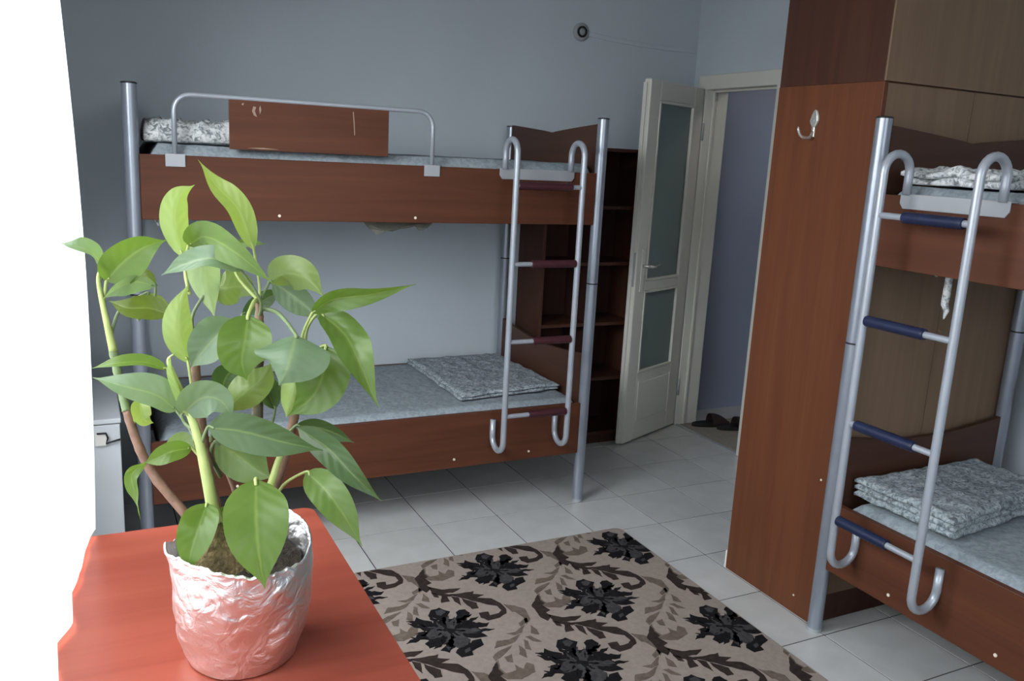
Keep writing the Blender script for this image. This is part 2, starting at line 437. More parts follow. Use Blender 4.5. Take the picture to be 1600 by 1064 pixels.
# ================================================================== bunk beds
def arc(c, r, a0, a1, u, v, n=10):
    return [Vector(c)+Vector(u)*(r*math.cos(a0+(a1-a0)*k/n))+Vector(v)*(r*math.sin(a0+(a1-a0)*k/n)) for k in range(n+1)]
BL = 1.906
def bunk(name, label, loc, rz, W, mirror, rail_x, skew=0.0):
    """local frame: x along the bed, y from the open side towards the wall"""
    t = thing(name, label, 'bunk bed', loc, rz, None)
    for (x, y, h) in ((0, 0, 1.785), (BL, 0, 1.785), (skew, W, 1.757), (BL, W, 1.757)):
        po = MB().tube([(x, y, 0.006), (x, y, 0.012), (x, y, 0.02), (x, y, h)], [0.023, 0.025, 0.025, 0.025], n=24).build('post', M['metal'], t)
        auto_smooth(po)
        auto_smooth(MB().tube([(x, y, h), (x, y, h+0.004), (x, y, h+0.006)], [0.0265, 0.0265, 0.022], n=24).build('post_cap', M['black'], po))
        auto_smooth(MB().tube([(x, y, 1.055), (x, y, 1.061)], 0.0256, n=24).build('joint_ring', M['black'], po))
        auto_smooth(MB().tube([(x, y, 0.0), (x, y, 0.014)], 0.0258, n=24).build('foot_cap', M['plate'], po))
    rails = []
    for (y, s) in ((0, 1), (W, 1)):
        for (z0, z1) in ((0.25, 0.495), (1.325, 1.552)):
            rails.append(MB().box((0.024+(skew if y else 0), y-0.012, z0), (BL-0.024, y+0.012, z1)).build('side_rail', M['woodx'], t, bevel=0.002))
    def board(x, z0, prof):
        m = MB(); ys_ = [0.024+(W-0.048)*k/20 for k in range(21)]
        poly = [(0.024, z0), (W-0.024, z0)] + [(y, prof((y-0.024)/(W-0.048))) for y in reversed(ys_)]
        k = skew/W if x == 0 else 0.0
        m.prism(poly, lambda p: (x-0.009+k*p[0], p[0], p[1]), lambda p: (x+0.009+k*p[0], p[0], p[1]))
        return m.build('headboard', M['woody'], t, bevel=0.0015)
    def up(u): return 1.728+0.038*min(1, abs(u-0.5)/0.5)**0.85
    def lo(u): return 0.690+0.035*min(1, max(0, abs(u-0.5)-0.08)/0.42)**1.4
    for x in (0, BL):
        board(x, 1.33, up); board(x, 0.25, lo)
    for z in (0.36, 1.40):
        sup = MB()
        for yy in (0.014, W-0.034): sup.box((0.03, yy, z), (BL-0.03, yy+0.02, z+0.03))
        sup.build('slat_bearer', M['woodx'], t)
        k = 0
        while k < 11:
            xx = 0.06+k*(BL-0.2)/10
            MB().box((xx, 0.014, z+0.03), (xx+0.075, W-0.014, z+0.046)).build('slat', M['hardboard'], t)
            k += 1
    # guard rail
    x0, x1 = rail_x
    zt, rr = 1.762, 0.06
    yq = -0.010
    a, b = (x0, x1)
    path = [(a, yq, 1.556), (a, yq, zt-rr)] + arc((a+rr, yq, zt-rr), rr, math.pi, math.pi/2, (1,0,0), (0,0,1), 8) \
         + arc((b-rr, yq, zt-rr), rr, math.pi/2, 0, (1,0,0), (0,0,1), 8) + [(b, yq, zt-rr), (b, yq, 1.556)]
    g = MB().tube(path, 0.009, n=14).build('guard_rail', M['tubemetal'], t, smooth=True)
    px0, px1 = (x0+0.185, x1-0.185)
    gp = MB().box((px0, yq-0.006, 1.582), (px1, yq+0.006, 1.758)).build('guard_panel', M['woodx'], g, root=t, bevel=0.001)
    if not mirror:
        yc_ = yq-0.0062
        for pts in ([(0.455, 1.742), (0.459, 1.70), (0.462, 1.655), (0.465, 1.656), (0.463, 1.70), (0.459, 1.742)], [(0.045, 1.745), (0.052, 1.746), (0.05, 1.738), (0.044, 1.739)],
                    [(0.085, 1.737), (0.095, 1.735), (0.09, 1.72), (0.098, 1.70), (0.087, 1.705), (0.08, 1.72)], [(0.105, 1.73), (0.11, 1.742), (0.113, 1.725), (0.108, 1.71)], [(0.06, 1.589), (0.12, 1.592), (0.18, 1.588), (0.11, 1.587)]):
            for q in (0,): s2_ = (px1-px0)/0.6
            o_ = MB().prism([(px0+p[0]*s2_, p[1]) for p in pts], lambda p: (p[0], yc_-0.0003, p[1]), lambda p: (p[0], yc_+0.0006, p[1]))
            o_.build('paint_chip', M['chip'], g, root=t)
    for xx in (a, b):
        cl = MB().box((xx-0.033, -0.018, 1.512), (xx+0.033, -0.012, 1.556)); cl.box((xx-0.033, -0.018, 1.553), (xx+0.033, 0.02, 1.557))
        cl.build('rail_clamp', M['plate'], g, root=t, bevel=0.0015)
    # screw caps in the rails
    for (xx, z) in ((0.5, 1.345), (1.04, 1.345), (0.33, 0.287), (0.75, 0.287), (1.62, 0.287), (1.25, 0.29)):
        xq = xx if not mirror else BL-xx
        auto_smooth(MB().tube([(xq, -0.011, z), (xq, -0.0145, z)], 0.0055, n=10).build('screw_cap', M['screw'], t))
    return t

def ladder(label, loc, rz, x0, x1, grip_mat, shift, group=None):
    """ladder hooked over the upper side rail; local frame as the bed it hangs on"""
    t = thing('bunk_ladder', label, 'ladder', loc, rz, group)
    yo, yi = -0.130, -0.02
    r = (yi-yo)/2; yc = (yi+yo)/2
    for xx in (x0, x1):
        path = [(xx, yi, 1.5545), (xx, yi, 1.60), (xx, yi, 1.675-r)] + arc((xx, yc, 1.675-r), r, 0, math.pi, (0,1,0), (0,0,1), 12) \
             + [(xx, yo, 1.4), (xx, yo, 0.9), (xx, yo, 0.335+r)] + arc((xx, yc, 0.335+r), r, math.pi, 2*math.pi, (0,1,0), (0,0,1), 12) + [(xx, yi, 0.46)]
        MB().tube(path, 0.0130, n=16).build('ladder_tube', M['tubemetal'], t, smooth=True)
    pl = MB(); e = 0.022
    pl.prism([(x0-e, 1.556), (x0-e, 1.528), (x0-e+0.012, 1.512), (x1+e-0.012, 1.512), (x1+e, 1.528), (x1+e, 1.556)],
             lambda p: (p[0], -0.018, p[1]), lambda p: (p[0], -0.0125, p[1]))
    pl.box((x0-e, -0.018, 1.5535), (x1+e, 0.014, 1.5575))
    pl.build('hook_plate', M['plate'], t, bevel=0.0015)
    for k, z in enumerate((1.492, 1.168, 0.835, 0.505)):
        rg = MB().tube([(x0+0.006, yo, z), (x1-0.006, yo, z)], 0.010, n=12).build('rung', M['tubemetal'], t)
        auto_smooth(rg)
        s0, s1 = shift[k]
        a, b = x0+0.012+(x1-x0-0.024)*s0, x0+0.012+(x1-x0-0.024)*s1
        gr = MB()
        # ribbed rubber sleeve
        n = 26; pts = [(a+(b-a)*q/n, yo, z) for q in range(n+1)]
        gr.tube(pts, [0.0175 if q % 2 else 0.0165 for q in range(n+1)], n=14)
        auto_smooth(gr.build('rubber_grip', grip_mat, rg, root=t))
    return t

LB = (-1.134, -0.309, 0); LW = 0.915
RB = (0.989, -1.625, 0); RW = 0.863
bunk('bunk_bed', 'two-tier bunk bed with guard rail standing along the back wall', LB, 0, LW, False, (0.140, 1.105), 0.048)
bunk('bunk_bed', 'two-tier bunk bed with its head against the tall wardrobe', RB, -math.pi/2, RW, True, (BL-1.105, BL-0.14))
ladder('silver hook-on ladder with maroon rung grips on the bunk by the back wall', LB, 0, 1.4285, 1.744, M['maroon'], [(0.0, 0.86), (0.27, 1.0), (0.36, 1.0), (0.36, 1.0)])
ladder('silver hook-on ladder with navy blue rung grips on the bunk by the wardrobe', RB, -math.pi/2, 0.138, 0.452, M['blue'], [(0.28, 0.95), (0.0, 0.72), (0.06, 0.8), (0.0, 0.66)])

def soft_slab(nu, nv, x0, x1, y0, y1, z0, z1, rnd=0.03, bump=0.004, freq=6.0, seed=0, sag=0.0):
    """closed cushion-like slab with rounded edges and an uneven top"""
    m = MB(); cols = []
    prof = [(0.0, 0.0), (-0.0, 0.15), (0.0, 0.5), (0.0, 0.85)]
    def pt(u, v, top):
        x = x0+(x1-x0)*u; y = y0+(y1-y0)*v
        d = min(u*(x1-x0), (1-u)*(x1-x0), v*(y1-y0), (1-v)*(y1-y0))
        k = min(1, d/rnd); k = math.sqrt(max(0, 1-(1-k)**2))
        h = (z1-z0)/2
        zz = (z0+h) + (h*(0.35+0.65*k) if top else -h*(0.35+0.65*k))
        if top:
            zz += bump*(noise.noise(Vector((x*freq+seed, y*freq, seed*1.3)))*1.0 + 0.6*noise.noise(Vector((x*freq*2.7, y*freq*2.7+seed, 3.1))))
            zz -= sag*math.sin(math.pi*u)*math.sin(math.pi*v)
        return (x, y, zz)
    m.grid(nu, nv, lambda i, j: pt(i/(nu-1), j/(nv-1), True))
    m.grid(nu, nv, lambda i, j: pt(i/(nu-1), j/(nv-1), False))
    o = nu*nv
    fs = []
    rim = [i for i in range(nu)] + [nu*j+nu-1 for j in range(1, nv)] + [nu*(nv-1)+i for i in range(nu-2, -1, -1)] + [nu*j for j in range(nv-2, 0, -1)]
    for a, b in zip(rim, rim[1:]+rim[:1]): fs.append((a, b, b+o, a+o))
    m.f += fs
    return m
def bed_w(base, rz, m):
    Mx = Matrix.Translation(Vector(base)) @ Matrix.Rotation(rz, 4, 'Z')
    m.v = [Mx @ v for v in m.v]; return m
R90 = -math.pi/2
# mattresses
def mattress(base, rz, W, z0, z1, label, seed):
    m = bed_w(base, rz, soft_slab(60, 32, 0.06, BL-0.02, 0.016, W-0.032, z0, z1, 0.03, 0.004, 5, seed))
    return tag(m.build('mattress', M['sheet'], smooth=True), label, 'mattress')
mattress(LB, 0, LW, 0.407, 0.508, 'thin grey mattress on the lower bunk along the back wall', 1)
mattress(LB, 0, LW, 1.447, 1.588, 'thin grey mattress on the upper bunk behind the guard rail', 2)
mattress(RB, R90, RW, 0.407, 0.512, 'thin grey mattress on the lower bunk beside the wardrobe', 3)
mattress(RB, R90, RW, 1.447, 1.580, 'thin grey mattress on the upper bunk beside the wardrobe', 4)

def folded(corners, z0, layers, th, seed, bump=0.006):
    """folded blanket: stacked soft sheets between four world corners"""
    m = MB(); A, B, C_, D = [Vector((c[0], c[1], 0)) for c in corners]
    rr = random.Random(seed)
    for k in range(layers):
        s = soft_slab(56, 40, 0, 1, 0, 1, 0, 1)
        ox, oy = rr.uniform(-0.015, 0.015), rr.uniform(-0.015, 0.015)
        nu, nv = 56, 40
        def pt(i, j, top):
            u, v = i/(nu-1), j/(nv-1)
            wob = 0.012*noise.noise(Vector((u*7+seed, v*7, k*2.1)))
            wob2 = 0.012*noise.noise(Vector((u*6, v*6+seed, k*3.7)))
            p = (A*(1-u)+B*u)*(1-v) + (D*(1-u)+C_*u)*v
            p = p + Vector((ox+wob, oy+wob2, 0))
            d = min(u, 1-u, v, 1-v)
            kk = min(1, d/0.05); kk = math.sqrt(max(0, 1-(1-kk)**2))
            zc = z0+th*(k+0.5)
            zz = zc + (th*0.5*(0.15+0.85*kk) if top else -th*0.5*(0.7+0.3*kk))
            nn = noise.noise(Vector((p.x*7, p.y*7, seed+k*0.2)))*bump + noise.noise(Vector((p.x*19, p.y*19, seed)))*bump*0.7
            ridge = (1-abs(noise.noise(Vector((p.x*9+3, p.y*9, seed)))))**6*bump*1.2
            zz += (nn+ridge)*(1 if top else (0.5 if k else 0.12))*(0.4+0.6*kk)
            return (p.x, p.y, max(zz, z0-0.001))
        m.grid(nu, nv, lambda i, j: pt(i, j, True)); base = len(m.v)-nu*nv
        m.grid(nu, nv, lambda i, j: pt(i, j, False)); o = nu*nv
        rim = [i for i in range(nu)] + [nu*j+nu-1 for j in range(1, nv)] + [nu*(nv-1)+i for i in range(nu-2, -1, -1)] + [nu*j for j in range(nv-2, 0, -1)]
        for a, b in zip(rim, rim[1:]+rim[:1]): m.f.append((base+a, base+b, base+b+o, base+a+o))
    return m
tag(folded([(0.20, 0.53), (0.715, 0.53), (0.735, -0.14), (0.20, -0.20)], 0.515, 2, 0.014, 3).build('folded_blanket', M['print'], smooth=True),
    'flat folded grey print blanket on the lower bunk by the back wall', 'blanket')
tag(folded([(1.05, -1.665), (1.66, -1.68), (1.68, -1.98), (1.06, -2.045)], 0.519, 3, 0.022, 5).build('folded_blanket', M['print'], smooth=True),
    'thick folded grey print blanket on the lower bunk beside the wardrobe', 'blanket')
tag(folded([(1.03, -1.70), (1.62, -1.68), (1.62, -2.02), (1.03, -2.03)], 1.586, 2, 0.022, 9, 0.012).build('folded_blanket', M['whitecloth'], smooth=True),
    'crumpled white print blanket on the upper bunk beside the wardrobe', 'blanket')
tag(folded([(-1.09, -0.27), (-0.78, -0.24), (-0.72, 0.30), (-1.06, 0.36)], 1.594, 1, 0.062, 12, 0.022).build('pillow', M['whitecloth'], smooth=True),
    'crumpled grey white pillow on the upper bunk at the guard rail end', 'pillow')
# torn mattress cover hanging under the upper bunk, and the tied cloth strip under the other one
def rag(name, outline, fy, label, mat, cat, thick=0.003):
    m = MB()
    m.prism(outline, lambda p: (p[0], fy(p)-thick, p[1]), lambda p: (p[0], fy(p)+thick, p[1]))
    return tag(m.build(name, mat), label, cat)
rg = [(-0.292, 1.42), (-0.285, 1.318), (-0.262, 1.292), (-0.238, 1.276), (-0.225, 1.268), (-0.214, 1.279), (-0.195, 1.286), (-0.17, 1.284), (-0.13, 1.292), (-0.10, 1.296),
      (-0.07, 1.305), (-0.055, 1.29), (-0.04, 1.288), (-0.015, 1.30), (0.008, 1.318), (0.02, 1.33), (0.02, 1.42)]
rag('torn_cover', rg, lambda p: -0.255+0.012*math.sin(p[0]*40)+0.03*(1.42-p[1]), 'torn grey mattress cover sagging below the upper bunk rail', M['ticking'], 'cloth')
tag(MB().tube([(1.09, -1.80, 1.40), (1.085, -1.80, 1.33), (1.10, -1.81, 1.315), (1.115, -1.80, 1.33), (1.10, -1.805, 1.345), (1.13, -1.82, 1.36), (1.135, -1.83, 1.32), (1.132, -1.832, 1.25), (1.13, -1.832, 1.222), (1.14, -1.835, 1.20), (1.126, -1.84, 1.175)],
    [0.008, 0.010, 0.009, 0.008, 0.007, 0.008, 0.011, 0.012, 0.011, 0.009, 0.002], n=10).build('tied_cloth', M['whitecloth'], smooth=True),
    'knotted white cloth strip dangling under the upper bunk beside the wardrobe', 'cloth')
tag(MB().tube([(-1.06, -0.26, 1.42), (-1.065, -0.26, 1.33), (-1.05, -0.265, 1.305), (-1.035, -0.26, 1.315), (-1.045, -0.26, 1.33)], [0.008, 0.009, 0.010, 0.009, 0.004], n=8).build('tied_cloth', M['whitecloth'], smooth=True),
    'small white cloth knot under the upper bunk by the left post', 'cloth')

# ================================================================== wardrobe
wx0, wx1, wy0, wy1 = 1.003, 1.885, -1.594, -1.125
wd = thing('wardrobe', 'tall cherry wood wardrobe with its back turned to the bunk', 'wardrobe', ((wx0+wx1)/2, (wy0+wy1)/2, 0))
WB = dict(world=True)
ZS = 1.902
MB().box((wx0, wy0, 0.0), (wx0+0.018, wy1, ZS)).build('side_panel', M['woodz'], wd, bevel=0.0015, **WB)
MB().box((wx1-0.018, wy0, 0.0), (wx1, wy1, ZS)).build('side_panel', M['woodz'], wd, bevel=0.0015, **WB)
MB().box((wx0+0.018, wy0+0.012, ZS-0.02), (wx1-0.018, wy1-0.02, ZS)).build('top_panel', M['woodz'], wd, **WB)
MB().box((wx0+0.018, wy0+0.012, 0.105), (wx1-0.018, wy1-0.02, 0.123)).build('bottom_panel', M['woodz'], wd, **WB)
MB().box((wx0+0.018, wy0+0.004, 0.0), (wx1-0.018, wy0+0.022, 0.105)).build('plinth', M['darkwood'], wd, **WB)
MB().box((wx0+0.018, wy1-0.05, 0.0), (wx1-0.018, wy1-0.03, 0.105)).build('plinth', M['darkwood'], wd, **WB)
MB().box((wx0+0.019, wy0+0.001, 0.107), (1.4365, wy0+0.007, ZS-0.004)).build('back_panel', M['hardboard'], wd, **WB)
MB().box((1.4395, wy0+0.001, 0.107), (wx1-0.019, wy0+0.007, ZS-0.004)).build('back_panel', M['hardboard'], wd, **WB)
xm = (wx0+wx1)/2
for a, b, hx in ((wx0+0.001, xm-0.002, xm-0.05), (xm+0.002, wx1-0.001, xm+0.05)):
    d = MB().box((a, wy1-0.019, 0.11), (b, wy1, ZS-0.004)).build('wardrobe_door', M['woodz'], wd, bevel=0.0015, **WB)
    MB().tube([(hx, wy1, 0.95), (hx, wy1+0.025, 0.96), (hx, wy1+0.025, 1.06), (hx, wy1, 1.07)], 0.005).build('handle', M['chrome'], d, root=wd, smooth=True, **WB)
for (y, z) in ((-1.556, 0.545), (-1.50, 0.07)):
    auto_smooth(MB().tube([(wx0-0.001, y, z), (wx0-0.003, y, z)], 0.004, n=10).build('screw_cap', M['screw'], wd, **WB))
MB().box((wx0-0.001, wy1-0.0, 0), (wx0+0.015, wy1+0.008, 0.075)).build('edge_strip', M['white'], wd, **WB)
uc = thing('wardrobe_top_unit', 'dark brown top cupboard stacked on the tall wardrobe', 'cupboard', (xm, (wy0+wy1)/2, ZS))
ZT = 2.62
MB().box((wx0+0.002, wy0+0.006, ZS), (wx0+0.02, wy1, ZT)).build('side_panel', M['darkwood'], uc, bevel=0.0015, **WB)
MB().box((wx1-0.02, wy0+0.006, ZS), (wx1-0.002, wy1, ZT)).build('side_panel', M['darkwood'], uc, bevel=0.0015, **WB)
MB().box((wx0+0.02, wy0+0.012, ZT-0.02), (wx1-0.02, wy1-0.02, ZT)).build('top_panel', M['darkwood'], uc, **WB)
MB().box((wx0+0.02, wy0+0.012, ZS), (wx1-0.02, wy1-0.02, ZS+0.018)).build('bottom_panel', M['darkwood'], uc, **WB)
MB().box((wx0+0.004, wy0+0.0, ZS+0.002), (wx1-0.004, wy0+0.006, ZT)).build('back_panel', M['hardboard'], uc, **WB)
for a, b in ((wx0+0.003, xm-0.002), (xm+0.002, wx1-0.003)):
    d = MB().box((a, wy1-0.019, ZS+0.004), (b, wy1, ZT-0.004)).build('cupboard_door', M['darkwood'], uc, bevel=0.0015, **WB)
    MB().tube([(xm+(0.05 if a > xm else -0.05), wy1, ZS+0.1), (xm+(0.05 if a > xm else -0.05), wy1+0.02, ZS+0.1)], [0.006, 0.011], n=12).build('knob', M['chrome'], d, root=uc, smooth=True, **WB)
# coat hook on the wardrobe's side
hk = thing('coat_hook', 'small silver ornate coat hook on the wardrobe side', 'hook', (wx0, -1.318, 1.74))
ol = [(0.0, 0.052), (0.010, 0.047), (0.017, 0.03), (0.020, 0.012), (0.014, -0.002), (0.008, -0.012), (0.008, -0.03), (0.010, -0.045), (-0.006, -0.045), (-0.008, -0.03), (-0.006, -0.012), (-0.016, 0.0), (-0.022, 0.012), (-0.015, 0.03), (-0.008, 0.045)]
MB().prism(ol, lambda p: (0, -p[0], p[1]+0.03), lambda p: (-0.007, -p[0]*0.8, p[1]*0.95+0.03)).build('hook_plate', M['chrome'], hk, bevel=0.002)
MB().tube([(-0.004, 0, 0.006), (-0.010, 0.0, -0.010), (-0.022, 0.0, -0.018), (-0.045, 0.002, -0.017), (-0.06, 0.003, -0.008), (-0.068, 0.004, 0.008), (-0.069, 0.004, 0.018)],
          [0.006, 0.0065, 0.006, 0.0055, 0.005, 0.0045, 0.003], n=12).build('hook_prong', M['chrome'], hk, smooth=True)
MB().tube([(-0.006, 0, 0.042), (-0.0095, 0, 0.042)], 0.005, n=12).build('screw', M['plate'], hk, smooth=True)

# ================================================================== open bookcase between bunk and door
bx0, bx1, by0, by1 = 0.884, 1.52, 0.385, 0.665
bk = thing('bookcase', 'dark walnut open bookcase between the bunk bed and the door', 'bookcase', ((bx0+bx1)/2, (by0+by1)/2, 0))
for a in (bx0, bx1-0.018): MB().box((a, by0, 0), (a+0.018, by1, 1.675)).build('side_panel', M['shelfwood'], bk, bevel=0.001, **WB)
MB().box((1.195, by0+0.004, 0.07), (1.211, by1, 1.657)).build('divider', M['shelfdark'], bk, **WB)
MB().box((bx0+0.018, by1-0.006, 0.05), (bx1-0.018, by1, 1.657)).build('back_panel', M['shelfdark'], bk, **WB)
for z in (1.657, 1.348, 1.04, 0.70, 0.38, 0.055):
    MB().box((bx0+0.018, by0, z), (bx1-0.018, by1-0.006, z+0.018)).build('shelf', M['shelfwood'] if z != 1.657 else M['shelfwood'], bk, bevel=0.001, **WB)
MB().box((bx0+0.018, by0+0.012, 0.0), (bx1-0.018, by0+0.03, 0.055)).build('plinth', M['shelfdark'], bk, **WB)

# ================================================================== low locker beyond the table
lo_ = thing('low_locker', 'low pale grey locker between the curtain and the bunk end', 'locker', (-1.37, -0.19, 0))
MB().box((-1.525, -0.45, 0.04), (-1.215, 0.085, 0.632)).build('body', M['locker'], lo_, bevel=0.003, **WB)
MB().box((-1.53, -0.472, 0.632), (-1.212, 0.087, 0.65)).build('top_panel', M['locker'], lo_, bevel=0.003, **WB)
ld = MB().box((-1.52, -0.467, 0.06), (-1.216, -0.451, 0.628)).build('locker_door', M['locker'], lo_, bevel=0.003, **WB)
MB().box((-1.298, -0.478, 0.555), (-1.258, -0.467, 0.60)).build('latch', M['white'], ld, root=lo_, bevel=0.004, **WB)
MB().tube([(-1.29, -0.480, 0.603), (-1.262, -0.482, 0.603), (-1.256, -0.480, 0.585), (-1.262, -0.480, 0.565), (-1.235, -0.480, 0.572), (-1.217, -0.476, 0.575)], 0.0035, n=8).build('latch_wire', M['black'], ld, root=lo_, smooth=True, **WB)
for sx in (-1.51, -1.235):
    for sy in (-0.44, 0.06):
        MB().box((sx, sy, 0), (sx+0.02, sy+0.02, 0.04)).build('foot', M['black'], lo_, **WB)

# ================================================================== table
tx0, tx1, ty0, ty1, TZ = -1.53, -0.827, -2.90, -1.66, 0.75
tb = thing('desk', 'red brown laminate desk holding the potted plant', 'table', ((tx0+tx1)/2, (ty0+ty1)/2, 0))
rc = 0.03
def rrect(x0, x1, y0, y1, r, n=6):
    o = []
    for (cx, cy, a) in ((x1-r, y1-r, 0), (x0+r, y1-r, 90), (x0+r, y0+r, 180), (x1-r, y0+r, 270)):
        for k in range(n+1):
            q = math.radians(a+90*k/n); o.append((cx+r*math.cos(q), cy+r*math.sin(q)))
    return o
tt = MB().prism(rrect(tx0, tx1, ty0, ty1, rc), lambda p: (p[0], p[1], TZ-0.002), lambda p: (p[0], p[1], TZ)).build('table_top', M['table'], tb, **WB)
MB().prism(rrect(tx0, tx1, ty0, ty1, rc), lambda p: (p[0], p[1], TZ-0.022), lambda p: (p[0], p[1], TZ-0.002)).build('edge_band', M['tableedge'], tt, root=tb, **WB)
for (x, y) in ((tx0+0.03, ty0+0.03), (tx1-0.075, ty0+0.03), (tx0+0.03, ty1-0.075), (tx1-0.075, ty1-0.075)):
    MB().box((x, y, 0), (x+0.045, y+0.045, TZ-0.022)).build('leg', M['table'], tb, bevel=0.002, **WB)
for (a, b) in (((tx0+0.075, ty0+0.04), (tx1-0.075, ty0+0.058)), ((tx0+0.075, ty1-0.058), (tx1-0.075, ty1-0.04)), ((tx0+0.04, ty0+0.075), (tx0+0.058, ty1-0.075)), ((tx1-0.058, ty0+0.075), (tx1-0.04, ty1-0.075))):
    MB().box((a[0], a[1], TZ-0.11), (b[0], b[1], TZ-0.022)).build('apron', M['table'], tb, **WB)

# ================================================================== curtain
def curtain_x(y):
    pts = [(-3.95, -1.47), (-3.6, -1.455), (-3.2, -1.44), (-2.8, -1.42), (-2.5, -1.395), (-2.3, -1.375), (-2.12, -1.360), (-2.0, -1.343), (-1.85, -1.336), (-1.72, -1.312), (-1.62, -1.292)]
    for (a, b) in zip(pts[:-1], pts[1:]):
        if a[0] <= y <= b[0]:
            u = (y-a[0])/(b[0]-a[0]); return a[1]+(b[1]-a[1])*u
    return pts[0][1] if y < pts[0][0] else pts[-1][1]
cm = MB(); NU, NV = 220, 40
def cpt(i, j):
    u, v = i/(NU-1), j/(NV-1)
    y = -3.95+u*2.31
    z = 0.757+v*(2.56-0.757)
    amp = 0.010*(0.55+0.45*(1-v))*min(1, (1-u)*6+0.15)
    x = curtain_x(y) + amp*math.sin(y*27+1.2*math.sin(y*9)) - 0.03*v*v - 0.006 + 0.012*math.sin(v*5)*u
    y2 = y + 0.006*math.sin(z*7+y*20)*(1-v)
    if j == 0: z += 0.004*abs(math.sin(y*31))
    return (x, y2, z)
cm.grid(NU, NV, cpt)
cur = thing('sheer_curtain', 'white sheer curtain hanging over the window onto the desk', 'curtain', (-1.4, -2.8, 0.755))
cm.build('curtain_cloth', M['curtain'], cur, world=True, smooth=True, fix=False)
MB().tube([(-1.475, -4.0, 2.575), (-1.475, -1.45, 2.575)], 0.012).build('curtain_rod', M['white'], cur, world=True, smooth=True)
for y in (-4.0, -2.7, -1.47):
    MB().box((XL, y-0.012, 2.565), (-1.475, y+0.012, 2.585)).build('rod_bracket', M['white'], cur, world=True)

# ================================================================== rug with woven flowers and scrolls
def mat_rug(name, col, var=0.12):
    return plain(name, col, 0.95, var=var, scale=55, bump=0.5, bscale=420, spec=0.1)
M['rug'] = mat_rug('rug_ground', srgb(150, 139, 132), 0.08)
M['rugblack'] = mat_rug('rug_black', srgb(26, 25, 27), 0.3)
M['ruggrey'] = mat_rug('rug_charcoal', srgb(66, 65, 67), 0.3)
M['rugdark'] = mat_rug('rug_brown', srgb(52, 44, 41), 0.25)
M['ruglight'] = mat_rug('rug_taupe', srgb(104, 94, 85), 0.2)
RUG_BLACK = [[(-0.035,0.105),(-0.012,0.138),(0.021,0.142),(0.032,0.121),(0.048,0.104),(0.024,0.071),(-0.009,0.074),(-0.024,0.09)],[(0.053,0.06),(0.082,0.102),(0.103,0.099),(0.111,0.07),(0.089,0.046),(0.062,0.041)],[(-0.1,0.078),(-0.077,0.111),(-0.06,0.083),(-0.035,0.063),(-0.048,0.043),(-0.079,0.06)],[(-0.139,-0.001),(-0.122,-0.012),(-0.106,0.016),(-0.08,0.015),(-0.079,-0.01),(-0.107,-0.028),(-0.129,-0.019)],[(-0.042,0.045),(0.001,0.07),(0.039,0.055),(0.053,0.008),(0.023,-0.05),(-0.019,-0.062),(-0.053,-0.039),(-0.068,0.006)],[(0.057,0.017),(0.099,0.011),(0.127,-0.015),(0.148,-0.013),(0.131,-0.032),(0.095,-0.023),(0.056,-0.013)],[(0.042,-0.018),(0.095,-0.023),(0.11,-0.054),(0.094,-0.063),(0.041,-0.047)],[(0.032,-0.043),(0.092,-0.057),(0.107,-0.09),(0.068,-0.086),(0.028,-0.066)],[(-0.107,-0.056),(-0.074,-0.04),(-0.044,-0.043),(-0.033,-0.057),(-0.069,-0.08),(-0.102,-0.086)],[(-0.073,-0.111),(-0.038,-0.083),(-0.027,-0.106),(-0.049,-0.134),(-0.059,-0.121)],[(-0.031,-0.141),(-0.02,-0.127),(0.01,-0.121),(0.046,-0.097),(0.08,-0.096),(0.074,-0.132),(0.043,-0.143),(0.022,-0.153),(0.018,-0.174),(-0.023,-0.173)],[(-0.096,-0.013),(-0.059,0.027),(-0.036,0.033),(-0.024,0.008),(-0.049,-0.036),(-0.087,-0.045)]]
RUG_GREY = [[(-0.01,-0.066),(0.028,-0.052),(0.045,-0.087),(0.022,-0.116),(-0.012,-0.121),(-0.023,-0.098)],[(-0.087,-0.011),(-0.058,0.017),(-0.036,0.018),(-0.048,-0.027),(-0.082,-0.032)],[(0.005,0.038),(0.034,0.042),(0.039,0.014),(0.019,-0.008),(-0.003,0.005)],[(0.05,-0.026),(0.092,-0.032),(0.099,-0.053),(0.049,-0.042)],[(-0.001,0.123),(0.023,0.127),(0.032,0.105),(0.008,0.088),(-0.005,0.098)],[(-0.032,-0.013),(-0.01,-0.012),(-0.008,-0.042),(-0.028,-0.044)],[(-0.049,-0.097),(-0.035,-0.108),(-0.048,-0.123)],[(0.002,-0.138),(0.024,-0.131),(0.019,-0.148),(-0.003,-0.157)]]
RUG_DARK = [[(0.013,0.377),(0.071,0.437),(0.06,0.397),(0.065,0.37),(0.05,0.363),(0.061,0.322),(0.037,0.313),(0.045,0.286),(0.018,0.261),(0.005,0.29)],[(0.038,0.301),(0.077,0.262),(0.148,0.247),(0.11,0.226),(0.067,0.237),(0.037,0.266)],[(0.083,0.219),(0.138,0.21),(0.186,0.209),(0.175,0.19),(0.211,0.17),(0.176,0.16),(0.225,0.136),(0.242,0.095),(0.244,0.05),(0.233,0.022),(0.199,0.004),(0.151,0.001),(0.135,0.028),(0.14,0.058),(0.176,0.055),(0.171,0.03),(0.206,0.032),(0.225,0.047),(0.223,0.08),(0.185,0.112),(0.134,0.171)],[(0.037,0.266),(0.067,0.237),(0.102,0.208),(0.088,0.203),(0.051,0.226),(0.035,0.246)],[(0.033,0.256),(0.049,0.238),(0.047,0.21),(0.032,0.222)],[(0.062,0.224),(0.079,0.209),(0.075,0.171),(0.041,0.173)],[(0.092,0.204),(0.116,0.184),(0.102,0.129),(0.09,0.165)],[(0.124,0.175),(0.162,0.126),(0.154,0.09),(0.129,0.093),(0.12,0.153)]]
